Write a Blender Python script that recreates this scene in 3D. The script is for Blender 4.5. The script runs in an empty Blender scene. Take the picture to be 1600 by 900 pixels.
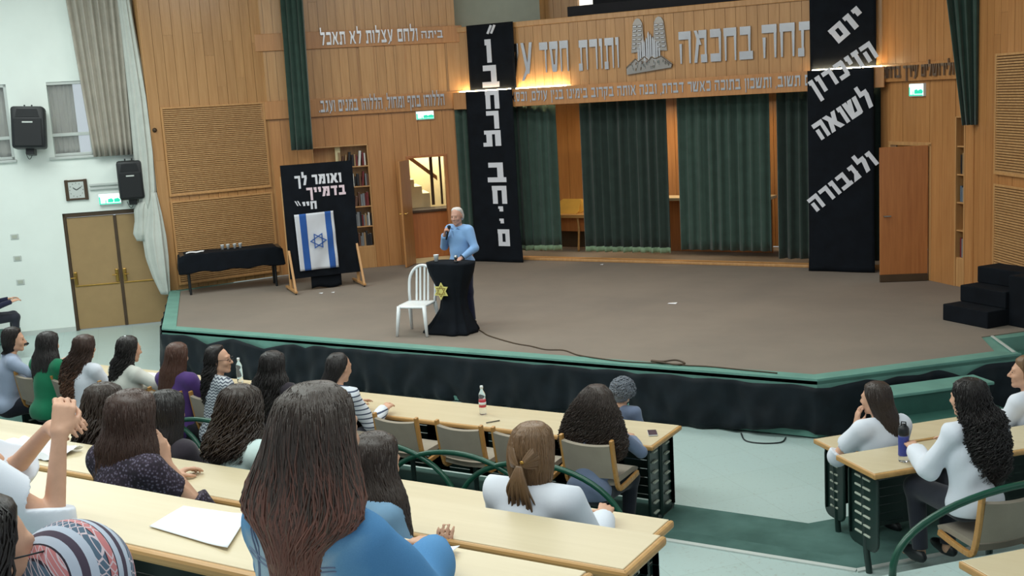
import bpy, bmesh, math, random
import numpy as np
from mathutils import Matrix, Vector, Euler, noise as mnoise

random.seed(7)
SC = bpy.context.scene
COL = SC.collection
D2R = math.pi / 180.0

# ------------------------------------------------------------------ camera, world, lights, exposure
# world axes: +X runs along the stage front (to the right), +Y runs from the seats to the stage, Z is up; the hall floor is z = 0
CAM_H = 3.86
_p, _r, _y = 9.6 * D2R, 3.3 * D2R, 31.0 * D2R
_fw = Vector((-math.sin(_y) * math.cos(_p), math.cos(_y) * math.cos(_p), -math.sin(_p)))
_rt = Vector((math.cos(_y), math.sin(_y), 0.0))
_dn = Vector((math.sin(_y) * math.sin(_p), -math.cos(_y) * math.sin(_p), -math.cos(_p)))
_X = _rt * math.cos(_r) + _dn * math.sin(_r)
_Y = -_rt * math.sin(_r) + _dn * math.cos(_r)
cam_d = bpy.data.cameras.new('camera')
cam_d.sensor_width = 36.0
cam_d.lens = 1770.0 / 1600.0 * 36.0
cam_d.clip_start = 0.05
cam_d.clip_end = 200.0
cam = bpy.data.objects.new('camera', cam_d)
COL.objects.link(cam)
_M = Matrix((( _X.x, -_Y.x, -_fw.x, 0.0), (_X.y, -_Y.y, -_fw.y, 0.0), (_X.z, -_Y.z, -_fw.z, CAM_H), (0, 0, 0, 1)))
cam.matrix_world = _M
SC.camera = cam

SC.view_settings.view_transform = 'Standard'
SC.view_settings.look = 'None'
SC.view_settings.gamma = 1.0
SC.view_settings.use_curve_mapping = False
SC.view_settings.exposure = 0.0

world = bpy.data.worlds.new('daylight')
SC.world = world
world.use_nodes = True
_bg = world.node_tree.nodes['Background']
_bg.inputs['Color'].default_value = (0.86, 0.95, 1.0, 1.0)
_bg.inputs['Strength'].default_value = 0.62


def area_light(name, loc, sx, sy, power, color, rot=(0, 0, 0)):
    l = bpy.data.lights.new(name, 'AREA')
    l.shape = 'RECTANGLE'
    l.size, l.size_y = sx, sy
    l.energy = power
    l.color = color
    o = bpy.data.objects.new(name, l)
    COL.objects.link(o)
    o.location = loc
    o.rotation_euler = rot
    return o


COOL = (0.93, 1.0, 0.97)
# ceiling fittings over the seats, over the front of the stage and along the left wall
area_light('ceiling_lamp_seats', (-4.5, 3.0, 7.0), 8.0, 3.0, 340, COOL)
area_light('ceiling_lamp_front', (-6.5, 9.0, 7.0), 9.0, 2.0, 330, COOL)
area_light('ceiling_lamp_aisle', (-14.5, 9.5, 7.0), 4.0, 4.0, 380, COOL)
area_light('ceiling_lamp_stage', (-8.3, 14.2, 7.0), 7.0, 2.0, 250, (1.0, 0.97, 0.93))
area_light('backstage_lamp', (-8.6, 20.6, 3.5), 3.5, 0.5, 60, (1.0, 0.78, 0.5))
area_light('gallery_lamp', (-12.4, 20.2, 6.9), 1.4, 0.5, 30, (0.95, 1.0, 0.98))
area_light('stair_lamp', (-13.9, 20.2, 3.2), 0.8, 0.8, 42, (1.0, 0.92, 0.72))


# ------------------------------------------------------------------ materials
def srgb(r, g, b):
    f = lambda c: (c / 255.0 / 12.92) if c / 255.0 <= 0.04045 else ((c / 255.0 + 0.055) / 1.055) ** 2.4
    return (f(r), f(g), f(b), 1.0)


def new_mat(name):
    m = bpy.data.materials.new(name)
    m.use_nodes = True
    nt = m.node_tree
    b = nt.nodes['Principled BSDF']
    return m, nt, b


def mixrgb(nt, fac, a, b, blend='MIX'):
    n = nt.nodes.new('ShaderNodeMix')
    n.data_type = 'RGBA'
    n.blend_type = blend
    for i, v in ((0, fac), (6, a), (7, b)):
        if hasattr(v, 'is_output'):
            nt.links.new(v, n.inputs[i])
        else:
            n.inputs[i].default_value = v
    return n.outputs[2]


def coords(nt, scale=(1, 1, 1), kind='Object', rot=(0, 0, 0)):
    tc = nt.nodes.new('ShaderNodeTexCoord')
    mp = nt.nodes.new('ShaderNodeMapping')
    mp.inputs['Scale'].default_value = scale
    mp.inputs['Rotation'].default_value = rot
    nt.links.new(tc.outputs[kind], mp.inputs['Vector'])
    return mp.outputs['Vector']


def noise_tex(nt, vec, scale, detail=3.0, rough=0.55):
    n = nt.nodes.new('ShaderNodeTexNoise')
    n.inputs['Scale'].default_value = scale
    n.inputs['Detail'].default_value = detail
    n.inputs['Roughness'].default_value = rough
    nt.links.new(vec, n.inputs['Vector'])
    return n.outputs['Fac']


def ramp(nt, fac, stops):
    n = nt.nodes.new('ShaderNodeValToRGB')
    el = n.color_ramp.elements
    while len(el) < len(stops):
        el.new(0.5)
    for e, (p, c) in zip(el, stops):
        e.position = p
        e.color = c
    nt.links.new(fac, n.inputs['Fac'])
    return n.outputs['Color']


def bump(nt, bsdf, height, strength, dist=0.01):
    n = nt.nodes.new('ShaderNodeBump')
    n.inputs['Strength'].default_value = strength
    n.inputs['Distance'].default_value = dist
    nt.links.new(height, n.inputs['Height'])
    nt.links.new(n.outputs['Normal'], bsdf.inputs['Normal'])


def math_node(nt, op, a, b=None):
    n = nt.nodes.new('ShaderNodeMath')
    n.operation = op
    for i, v in ((0, a), (1, b)):
        if v is None:
            continue
        if hasattr(v, 'is_output'):
            nt.links.new(v, n.inputs[i])
        else:
            n.inputs[i].default_value = v
    return n.outputs[0]


def island(nt):
    return nt.nodes.new('ShaderNodeNewGeometry').outputs['Random Per Island']


def plain(name, c, rough=0.6, metal=0.0, var=0.12, nscale=6.0, bmp=0.0, spec=0.4, coat=0.0):
    m, nt, b = new_mat(name)
    v = coords(nt)
    f = noise_tex(nt, v, nscale)
    dk = tuple(x * (1 - var) for x in c[:3]) + (1,)
    lt = tuple(min(1, x * (1 + var)) for x in c[:3]) + (1,)
    col = ramp(nt, f, [(0.3, dk), (0.7, lt)])
    nt.links.new(col, b.inputs['Base Color'])
    b.inputs['Roughness'].default_value = rough
    b.inputs['Metallic'].default_value = metal
    b.inputs['Specular IOR Level'].default_value = spec
    if coat:
        b.inputs['Coat Weight'].default_value = coat
        b.inputs['Coat Roughness'].default_value = 0.15
    if bmp:
        bump(nt, b, noise_tex(nt, v, nscale * 12), bmp)
    return m


def wood(name, c1, c2, rough=0.38, axis='z', grain=1.0, isl=0.35, spec=0.5, knots=False):
    m, nt, b = new_mat(name)
    sc = {'z': (14, 14, 0.8), 'x': (0.8, 14, 14), 'y': (14, 0.8, 14)}[axis]
    v = coords(nt, sc)
    if isl:
        # every board shows its own grain
        add = nt.nodes.new('ShaderNodeVectorMath')
        add.operation = 'ADD'
        comb = nt.nodes.new('ShaderNodeCombineXYZ')
        r = math_node(nt, 'MULTIPLY', island(nt), 60.0)
        for i in range(3):
            nt.links.new(r, comb.inputs[i])
        nt.links.new(v, add.inputs[0])
        nt.links.new(comb.outputs[0], add.inputs[1])
        v = add.outputs[0]
    f = noise_tex(nt, v, 1.6 * grain, 5.0, 0.6)
    col = ramp(nt, f, [(0.28, c2), (0.72, c1)])
    if isl:
        w = math_node(nt, 'MULTIPLY', island(nt), isl)
        col = mixrgb(nt, w, col, tuple(x * 0.62 for x in c2[:3]) + (1,))
    nt.links.new(col, b.inputs['Base Color'])
    b.inputs['Roughness'].default_value = rough
    b.inputs['Specular IOR Level'].default_value = spec
    bump(nt, b, f, 0.08, 0.004)
    return m


def cloth(name, c, rough=0.9, weave=260.0, var=0.15, sheen=0.2):
    m, nt, b = new_mat(name)
    v = coords(nt)
    f = noise_tex(nt, v, 5.0, 4.0)
    dk = tuple(x * (1 - var) for x in c[:3]) + (1,)
    lt = tuple(min(1, x * (1 + var)) for x in c[:3]) + (1,)
    nt.links.new(ramp(nt, f, [(0.3, dk), (0.7, lt)]), b.inputs['Base Color'])
    b.inputs['Roughness'].default_value = rough
    b.inputs['Specular IOR Level'].default_value = 0.2
    b.inputs['Sheen Weight'].default_value = sheen
    bump(nt, b, noise_tex(nt, v, weave, 2.0), 0.15, 0.002)
    return m


def emit(name, c, s):
    m, nt, b = new_mat(name)
    b.inputs['Base Color'].default_value = c
    b.inputs['Emission Color'].default_value = c
    b.inputs['Emission Strength'].default_value = s
    return m


def stripes(name, c1, c2, period, duty, axis=2, wob=0.0, zig=0.0):
    m, nt, b = new_mat(name)
    v = coords(nt)
    sep = nt.nodes.new('ShaderNodeSeparateXYZ')
    nt.links.new(v, sep.inputs[0])
    h = sep.outputs[axis]
    if wob:
        h = math_node(nt, 'ADD', h, math_node(nt, 'MULTIPLY', noise_tex(nt, v, 6.0), wob))
    if zig:
        a = math_node(nt, 'ADD', sep.outputs[0], sep.outputs[1])
        h = math_node(nt, 'ADD', h, math_node(nt, 'MULTIPLY', math_node(nt, 'PINGPONG', a, 0.03), zig))
    fr = math_node(nt, 'FRACT', math_node(nt, 'DIVIDE', h, period))
    k = math_node(nt, 'LESS_THAN', fr, duty)
    nt.links.new(mixrgb(nt, k, c1, c2), b.inputs['Base Color'])
    b.inputs['Roughness'].default_value = 0.85
    b.inputs['Specular IOR Level'].default_value = 0.2
    return m


def hair_mat(name, root, tip, spread=0.5, zmid=-0.25, rough=0.42, streak=None):
    m, nt, b = new_mat(name)
    v = coords(nt)
    sep = nt.nodes.new('ShaderNodeSeparateXYZ')
    nt.links.new(v, sep.inputs[0])
    f = math_node(nt, 'MULTIPLY', math_node(nt, 'SUBTRACT', zmid + 1.12, sep.outputs[2]), 3.0)
    f = math_node(nt, 'ADD', f, math_node(nt, 'MULTIPLY', math_node(nt, 'SUBTRACT', island(nt), 0.5), 0.9))
    col = ramp(nt, f, [(0.2, root), (0.9, tip)])
    w = math_node(nt, 'MULTIPLY', island(nt), spread)
    col = mixrgb(nt, w, col, tuple(x * 0.4 for x in root[:3]) + (1,))
    if streak:
        k = math_node(nt, 'LESS_THAN', island(nt), 0.09)
        k = math_node(nt, 'MULTIPLY', math_node(nt, 'MULTIPLY', k, .75), math_node(nt, 'MINIMUM', 1.0, math_node(nt, 'MAXIMUM', f, 0.0)))
        col = mixrgb(nt, k, col, streak)
    nt.links.new(col, b.inputs['Base Color'])
    b.inputs['Roughness'].default_value = rough
    b.inputs['Specular IOR Level'].default_value = 0.45
    fine = noise_tex(nt, coords(nt, (160, 160, 9)), 1.0, 2.0)
    bump(nt, b, fine, 0.35, 0.004)
    return m


MT = {}
MT['wood'] = wood('varnished_wood', srgb(200, 155, 104), srgb(178, 132, 84), 0.24, isl=0.28)
MT['wood_dim'] = wood('varnished_wood_warm', srgb(196, 142, 88), srgb(172, 118, 70), 0.3, isl=0.18)
MT['door_wood'] = wood('door_veneer', srgb(184, 120, 68), srgb(160, 98, 54), 0.4, isl=0.0)
MT['tan_door'] = plain('tan_door_paint', srgb(160, 132, 92), 0.45, var=0.04)
MT['slat_wood'] = wood('slat_oak', srgb(205, 163, 112), srgb(176, 130, 82), 0.45, axis='x', isl=0.2)
MT['slat_back'] = plain('slat_recess', srgb(96, 66, 40), 0.8)
MT['frame_wood'] = wood('frame_oak', srgb(205, 158, 104), srgb(180, 132, 82), 0.4, isl=0.15)
MT['white_wall'] = plain('white_plaster', srgb(233, 241, 235), 0.85, var=0.02, nscale=2.0, bmp=0.03)
MT['grey_wall'] = plain('pale_grey_wall', srgb(176, 182, 168), 0.8, var=0.03)
MT['cream_wall'] = plain('cream_plaster', srgb(228, 214, 170), 0.8, var=0.04)
MT['ceiling'] = plain('ceiling_white', srgb(220, 222, 216), 0.9, var=0.02)
MT['green_curtain'] = cloth('green_stage_velvet', srgb(56, 76, 68), 0.85, var=0.15, sheen=0.25)
MT['deep_curtain'] = cloth('deep_green_velvet', srgb(42, 56, 51), 0.88, var=0.15, sheen=0.25)
MT['dark_curtain'] = cloth('dark_green_velvet', srgb(48, 68, 60), 0.9, var=0.15, sheen=0.3)
MT['hem'] = cloth('pale_green_hem', srgb(122, 146, 118))
MT['grey_curtain'] = cloth('grey_beige_curtain', srgb(172, 166, 154), 0.9, var=0.08)
MT['pale_curtain'] = cloth('pale_curtain', srgb(190, 194, 187), 0.85, var=0.06)
MT['black_cloth'] = cloth('black_cloth', srgb(13, 18, 25), 0.9, var=0.3, sheen=0.0)
MT['skirt_cloth'] = cloth('black_skirt_cloth', srgb(17, 25, 31), 0.7, var=0.3, sheen=0.06)
MT['letter_white'] = plain('white_felt', srgb(214, 216, 224), 0.9, var=0.04)
MT['letter_pink'] = plain('pinkish_white_felt', srgb(226, 206, 216), 0.9, var=0.04)
MT['carpet'] = None
MT['green_edge'] = plain('green_painted_edge', srgb(104, 150, 138), 0.6, var=0.12, nscale=3.0)
MT['green_paint'] = plain('dark_green_paint', srgb(54, 96, 86), 0.5, var=0.1)
MT['metal_letter'] = plain('polished_metal', srgb(190, 188, 188), 0.22, metal=1.0, var=0.05)
MT['dark_metal_letter'] = plain('tarnished_metal', srgb(150, 144, 138), 0.3, metal=0.9, var=0.1)
MT['white_plastic'] = plain('white_plastic', srgb(226, 230, 232), 0.35, var=0.02)
MT['black_plastic'] = plain('black_plastic', srgb(30, 33, 36), 0.45, var=0.1)
MT['grille'] = plain('speaker_grille', srgb(22, 25, 28), 0.6, var=0.3, nscale=300)
MT['dark_brown'] = plain('dark_brown_frame', srgb(72, 56, 40), 0.5)
MT['brass'] = plain('brass', srgb(178, 140, 74), 0.3, metal=1.0)
MT['alu'] = plain('aluminium_frame', srgb(196, 202, 198), 0.4, var=0.03)
MT['steel'] = plain('steel', srgb(170, 172, 172), 0.3, metal=1.0)
MT['desk_top'] = wood('beech_laminate', srgb(212, 196, 164), srgb(203, 186, 152), 0.36, axis='x', grain=0.7, isl=0.0)
MT['desk_edge'] = wood('beech_edge', srgb(200, 156, 98), srgb(182, 136, 80), 0.4, axis='x', isl=0.0)
MT['bent_wood'] = wood('bent_beech', srgb(200, 150, 86), srgb(176, 124, 66), 0.35, isl=0.1)
MT['taupe'] = cloth('taupe_upholstery', srgb(150, 139, 124), 0.9, var=0.08)
MT['green_tube'] = plain('green_enamel', srgb(16, 74, 56), 0.3, var=0.08, spec=0.6)
MT['dark_green'] = plain('blackish_green_enamel', srgb(18, 40, 36), 0.35, var=0.1, spec=0.6)
MT['book_white'] = plain('paper_block', srgb(214, 208, 192), 0.8)
MT['paper'] = plain('white_paper', srgb(240, 242, 246), 0.8, var=0.01)
MT['yellow'] = plain('yellow_card', srgb(206, 160, 66), 0.6, var=0.06)
MT['star_yellow'] = plain('yellow_felt', srgb(206, 196, 116), 0.8, var=0.05)
MT['flag_white'] = cloth('flag_white', srgb(206, 210, 218), 0.85, var=0.04)
MT['flag_blue'] = cloth('flag_blue', srgb(44, 88, 160), 0.85, var=0.06)
MT['skin'] = plain('skin', srgb(206, 160, 134), 0.5, var=0.06, nscale=20, spec=0.35)
MT['skin_old'] = plain('skin_aged', srgb(186, 142, 124), 0.5, var=0.08, nscale=20, spec=0.35)
MT['skin_dark'] = plain('skin_olive', srgb(176, 128, 104), 0.5, var=0.06, nscale=20, spec=0.35)
MT['eye'] = plain('eye_white', srgb(226, 222, 216), 0.25)
MT['iris'] = plain('dark_iris', srgb(40, 28, 22), 0.2)
MT['lens'] = None
MT['tube_light'] = emit('warm_tube', (1.0, 0.83, 0.5, 1.0), 40.0)
MT['exit_white'] = emit('exit_sign_white', (0.85, 1.0, 0.94, 1.0), 1.3)
MT['exit_green'] = emit('exit_sign_green', (0.02, 0.55, 0.34, 1.0), 0.9)
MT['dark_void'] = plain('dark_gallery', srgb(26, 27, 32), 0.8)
MT['lit_pane'] = emit('daylit_pane', (1.0, 0.97, 0.84, 1.0), 1.1)


def carpet_mat():
    m, nt, b = new_mat('brown_stage_carpet')
    v = coords(nt)
    big = noise_tex(nt, v, 0.55, 4.0, 0.6)
    mid = noise_tex(nt, coords(nt, (1.0, 3.2, 1.0), rot=(0, 0, 0.5)), 1.4, 4.0)
    col = ramp(nt, big, [(0.3, srgb(124, 116, 108)), (0.7, srgb(142, 132, 121))])
    col = mixrgb(nt, math_node(nt, 'MULTIPLY', mid, 0.5), col, srgb(134, 122, 112))
    nt.links.new(col, b.inputs['Base Color'])
    b.inputs['Roughness'].default_value = 1.0
    b.inputs['Specular IOR Level'].default_value = 0.1
    bump(nt, b, noise_tex(nt, v, 140.0), 0.5, 0.006)
    return m


def terrazzo_mat():
    m, nt, b = new_mat('white_terrazzo_tiles')
    v = coords(nt, rot=(0, 0, 0.7))
    br = nt.nodes.new('ShaderNodeTexBrick')
    br.offset = 0.0
    br.inputs['Scale'].default_value = 1.0
    br.inputs['Brick Width'].default_value = 0.6
    br.inputs['Row Height'].default_value = 0.6
    br.inputs['Mortar Size'].default_value = 0.003
    br.inputs['Color1'].default_value = srgb(178, 198, 195)
    br.inputs['Color2'].default_value = srgb(175, 195, 191)
    br.inputs['Mortar'].default_value = srgb(164, 182, 178)
    nt.links.new(v, br.inputs['Vector'])
    sp = noise_tex(nt, v, 26.0, 3.0, 0.7)
    k = ramp(nt, sp, [(0.3, (1, 1, 1, 1)), (0.42, (0, 0, 0, 1))])
    col = mixrgb(nt, math_node(nt, 'MULTIPLY', k, 0.45), br.outputs['Color'], srgb(150, 152, 144))
    nt.links.new(col, b.inputs['Base Color'])
    b.inputs['Roughness'].default_value = 0.32
    return m


def step_carpet_mat():
    m, nt, b = new_mat('green_step_carpet')
    v = coords(nt)
    f = noise_tex(nt, v, 2.2, 4.0)
    nt.links.new(ramp(nt, f, [(0.3, srgb(66, 94, 88)), (0.7, srgb(88, 120, 114))]), b.inputs['Base Color'])
    b.inputs['Roughness'].default_value = 0.95
    b.inputs['Specular IOR Level'].default_value = 0.15
    bump(nt, b, noise_tex(nt, v, 160.0), 0.4, 0.004)
    return m


def glass_mat():
    m, nt, b = new_mat('clear_plastic')
    b.inputs['Base Color'].default_value = (0.95, 0.98, 1.0, 1)
    b.inputs['Roughness'].default_value = 0.08
    b.inputs['IOR'].default_value = 1.2
    b.inputs['Transmission Weight'].default_value = 0.92
    return m


MT['carpet'] = carpet_mat()
MT['tiles'] = terrazzo_mat()
MT['step_carpet'] = step_carpet_mat()
MT['row_shade'] = plain('dark_row_shade', srgb(40, 56, 52), 0.95, var=.15, nscale=3.0)  # dark tone standing in for the shade under the front-row seats
MT['lens'] = glass_mat()
MT['plum'] = plain('plum_case', srgb(62, 44, 58), 0.35)
MT['blue_grey'] = plain('blue_grey_cover', srgb(120, 134, 160), 0.5)


# ------------------------------------------------------------------ mesh helpers
WM = {}          # world matrix of every root Empty, so parts can be modelled in room coordinates


def thing(name, label, cat, loc=(0, 0, 0), rz=0.0, group=None):
    o = bpy.data.objects.new(name, None)
    o.empty_display_size = 0.1
    COL.objects.link(o)
    o.location = loc
    o.rotation_euler = (0, 0, rz)
    o['label'] = label
    o['category'] = cat
    if group:
        o['group'] = group
    WM[o.name] = Matrix.Translation(loc) @ Matrix.Rotation(rz, 4, 'Z')
    return o


def tag(o, label, cat, group=None):
    o['label'] = label
    o['category'] = cat
    if group:
        o['group'] = group
    return o


def rootmat(o):
    m = Matrix.Identity(4)
    while o is not None:
        if o.name in WM:
            return WM[o.name] @ m
        o = o.parent
    return m


def link_mesh(name, me, mat, parent=None, world=True, smooth=False):
    if world and parent is not None:
        me.transform(rootmat(parent).inverted())
    if smooth:
        me.polygons.foreach_set('use_smooth', [True] * len(me.polygons))
    o = bpy.data.objects.new(name, me)
    COL.objects.link(o)
    if mat is not None:
        me.materials.append(mat)
    if parent is not None:
        o.parent = parent
    return o


def obj(name, bm, mat, parent=None, world=True, smooth=False, autosmooth=None):
    me = bpy.data.meshes.new(name)
    bmesh.ops.recalc_face_normals(bm, faces=bm.faces)
    if autosmooth is not None:
        for f in bm.faces:
            f.smooth = True
        for e in bm.edges:
            if len(e.link_faces) == 2 and e.calc_face_angle(0.0) > autosmooth:
                e.smooth = False
    bm.to_mesh(me)
    bm.free()
    return link_mesh(name, me, mat, parent, world, smooth)


def struct(name, bm, mat, parent=None, **k):
    o = obj(name, bm, mat, parent, **k)
    if parent is None:
        o['kind'] = 'structure'
    return o


def NB():
    return bmesh.new()


def box(bm, c, s, rz=0.0, bev=0.0, rot=None):
    R = rot.to_4x4() if rot is not None else Matrix.Rotation(rz, 4, 'Z')
    M = Matrix.Translation(c) @ R @ Matrix.Diagonal((s[0], s[1], s[2], 1.0))
    r = bmesh.ops.create_cube(bm, size=1.0, matrix=M)
    if bev > 0:
        es = set()
        for v in r['verts']:
            es.update(v.link_edges)
        bmesh.ops.bevel(bm, geom=list(es), offset=min(bev, min(s) * 0.45), segments=2, profile=0.5, affect='EDGES')
    return bm


def bar(bm, p0, p1, w, h, bev=0.0, up=Vector((0, 0, 1))):
    """a straight bar between two points: w sideways, h along up"""
    p0, p1 = Vector(p0), Vector(p1)
    d = p1 - p0
    z = d.normalized()
    x = up.cross(z)
    if x.length < 1e-4:
        x = Vector((1, 0, 0))
    x.normalize()
    y = z.cross(x)
    R = Matrix((x, y, z)).transposed()
    return box(bm, (p0 + p1) / 2, (w, h, d.length), bev=bev, rot=R)


def prism(bm, pts, z0, z1):
    """a plan polygon pulled up from z0 to z1"""
    lo = [bm.verts.new((p[0], p[1], z0)) for p in pts]
    hi = [bm.verts.new((p[0], p[1], z1)) for p in pts]
    n = len(pts)
    bm.faces.new(lo[::-1])
    bm.faces.new(hi)
    for i in range(n):
        bm.faces.new((lo[i], lo[(i + 1) % n], hi[(i + 1) % n], hi[i]))
    return bm


def slab(bm, pts, M, t):
    """a polygon in a local x-z plane (M places it), thickness t along local y"""
    a = [bm.verts.new(M @ Vector((p[0], 0, p[1]))) for p in pts]
    b = [bm.verts.new(M @ Vector((p[0], t, p[1]))) for p in pts]
    n = len(pts)
    bm.faces.new(a)
    bm.faces.new(b[::-1])
    for i in range(n):
        bm.faces.new((a[i], b[i], b[(i + 1) % n], a[(i + 1) % n]))
    return bm


def frames(pts):
    pts = [Vector(p) for p in pts]
    n = len(pts)
    T = []
    for i in range(n):
        t = pts[min(i + 1, n - 1)] - pts[max(i - 1, 0)]
        T.append(t.normalized() if t.length > 1e-9 else Vector((0, 0, 1)))
    u = Vector((0, 0, 1)).cross(T[0])
    if u.length < 1e-3:
        u = Vector((1, 0, 0)).cross(T[0])
    u.normalize()
    out = []
    for i in range(n):
        u = u - T[i] * u.dot(T[i])
        if u.length < 1e-6:
            u = Vector((1, 0, 0))
        u.normalize()
        out.append((pts[i], u.copy(), T[i].cross(u)))
    return out


def tube(bm, pts, r, seg=10, closed=False):
    fr = frames(pts)
    n = len(fr)
    rings = []
    for i, (p, u, v) in enumerate(fr):
        rr = r[i] if isinstance(r, (list, tuple)) else r
        ring = []
        for k in range(seg):
            a = 2 * math.pi * k / seg
            ring.append(bm.verts.new(p + (u * math.cos(a) + v * math.sin(a)) * rr))
        rings.append(ring)
    m = n if closed else n - 1
    for i in range(m):
        A, B = rings[i], rings[(i + 1) % n]
        for k in range(seg):
            bm.faces.new((A[k], A[(k + 1) % seg], B[(k + 1) % seg], B[k]))
    if not closed:
        bm.faces.new(rings[0][::-1])
        bm.faces.new(rings[-1])
    return bm


def lathe(bm, prof, c, seg=20, axis=None):
    """prof: (radius, height) pairs from bottom to top"""
    R = axis.to_4x4() if axis is not None else Matrix.Identity(4)
    M = Matrix.Translation(c) @ R
    rings = []
    for r, z in prof:
        rings.append([bm.verts.new(M @ Vector((r * math.cos(2 * math.pi * k / seg), r * math.sin(2 * math.pi * k / seg), z))) for k in range(seg)])
    for A, B in zip(rings, rings[1:]):
        for k in range(seg):
            bm.faces.new((A[k], A[(k + 1) % seg], B[(k + 1) % seg], B[k]))
    bm.faces.new(rings[0][::-1])
    bm.faces.new(rings[-1])
    return bm


def sheet(bm, nu, nv, fn, t=0.008):
    """a cloth: fn(u, v) -> point; given a real thickness t along its own normals"""
    P = np.array([[fn(i / nu, j / nv) for j in range(nv + 1)] for i in range(nu + 1)], float)
    du = np.gradient(P, axis=0)
    dv = np.gradient(P, axis=1)
    N = np.cross(du, dv)
    N /= (np.linalg.norm(N, axis=2, keepdims=True) + 1e-12)
    F = [[bm.verts.new(P[i, j]) for j in range(nv + 1)] for i in range(nu + 1)]
    G = [[bm.verts.new(P[i, j] - N[i, j] * t) for j in range(nv + 1)] for i in range(nu + 1)]
    for i in range(nu):
        for j in range(nv):
            bm.faces.new((F[i][j], F[i + 1][j], F[i + 1][j + 1], F[i][j + 1]))
            bm.faces.new((G[i][j], G[i][j + 1], G[i + 1][j + 1], G[i + 1][j]))
    for i in range(nu):
        bm.faces.new((F[i][0], G[i][0], G[i + 1][0], F[i + 1][0]))
        bm.faces.new((F[i][nv], F[i + 1][nv], G[i + 1][nv], G[i][nv]))
    for j in range(nv):
        bm.faces.new((F[0][j], F[0][j + 1], G[0][j + 1], G[0][j]))
        bm.faces.new((F[nu][j], G[nu][j], G[nu][j + 1], F[nu][j + 1]))
    return bm


def along(p0, p1):
    """unit direction, unit normal towards the hall, length and rotation of a wall that runs p0 -> p1 in plan"""
    dx, dy = p1[0] - p0[0], p1[1] - p0[1]
    L = math.hypot(dx, dy)
    d = (dx / L, dy / L)
    return d, (d[1], -d[0]), L, math.atan2(dy, dx)


def wallM(p0, p1, off=0.0):
    """matrix: local x along the wall, local y INTO the wall, local z up; off moves towards the hall"""
    d, nrm, L, rz = along(p0, p1)
    return Matrix.Translation((p0[0] + nrm[0] * off, p0[1] + nrm[1] * off, 0)) @ Matrix.Rotation(rz, 4, 'Z')


def lbox(bm, M, x0, x1, y0, y1, z0, z1, bev=0.0):
    n0 = len(bm.verts)
    t = bmesh.new()
    box(t, ((x0 + x1) / 2, (y0 + y1) / 2, (z0 + z1) / 2), (abs(x1 - x0), abs(y1 - y0), abs(z1 - z0)), bev=bev)
    t.transform(M)
    me = bpy.data.meshes.new('tmp')
    t.to_mesh(me)
    t.free()
    bm.from_mesh(me)
    bpy.data.meshes.remove(me)
    return bm


def planks(bm, M, x0, x1, z0, z1, w=0.19, t=0.03, gap=0.006, joints=True, seed=1):
    """vertical boards standing side by side; some are cut into two lengths"""
    rnd = random.Random(seed)
    n = max(1, round((x1 - x0) / w))
    w = (x1 - x0) / n
    for i in range(n):
        a, b = x0 + i * w + gap / 2, x0 + (i + 1) * w - gap / 2
        cuts = [z0, z1]
        if joints and z1 - z0 > 1.4:
            cuts.insert(1, z0 + (z1 - z0) * rnd.uniform(0.25, 0.75))
        for c0, c1 in zip(cuts, cuts[1:]):
            lbox(bm, M, a, b, -t + rnd.uniform(0, 0.004), 0, c0 + 0.001, c1 - 0.001)
    return bm


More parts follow.
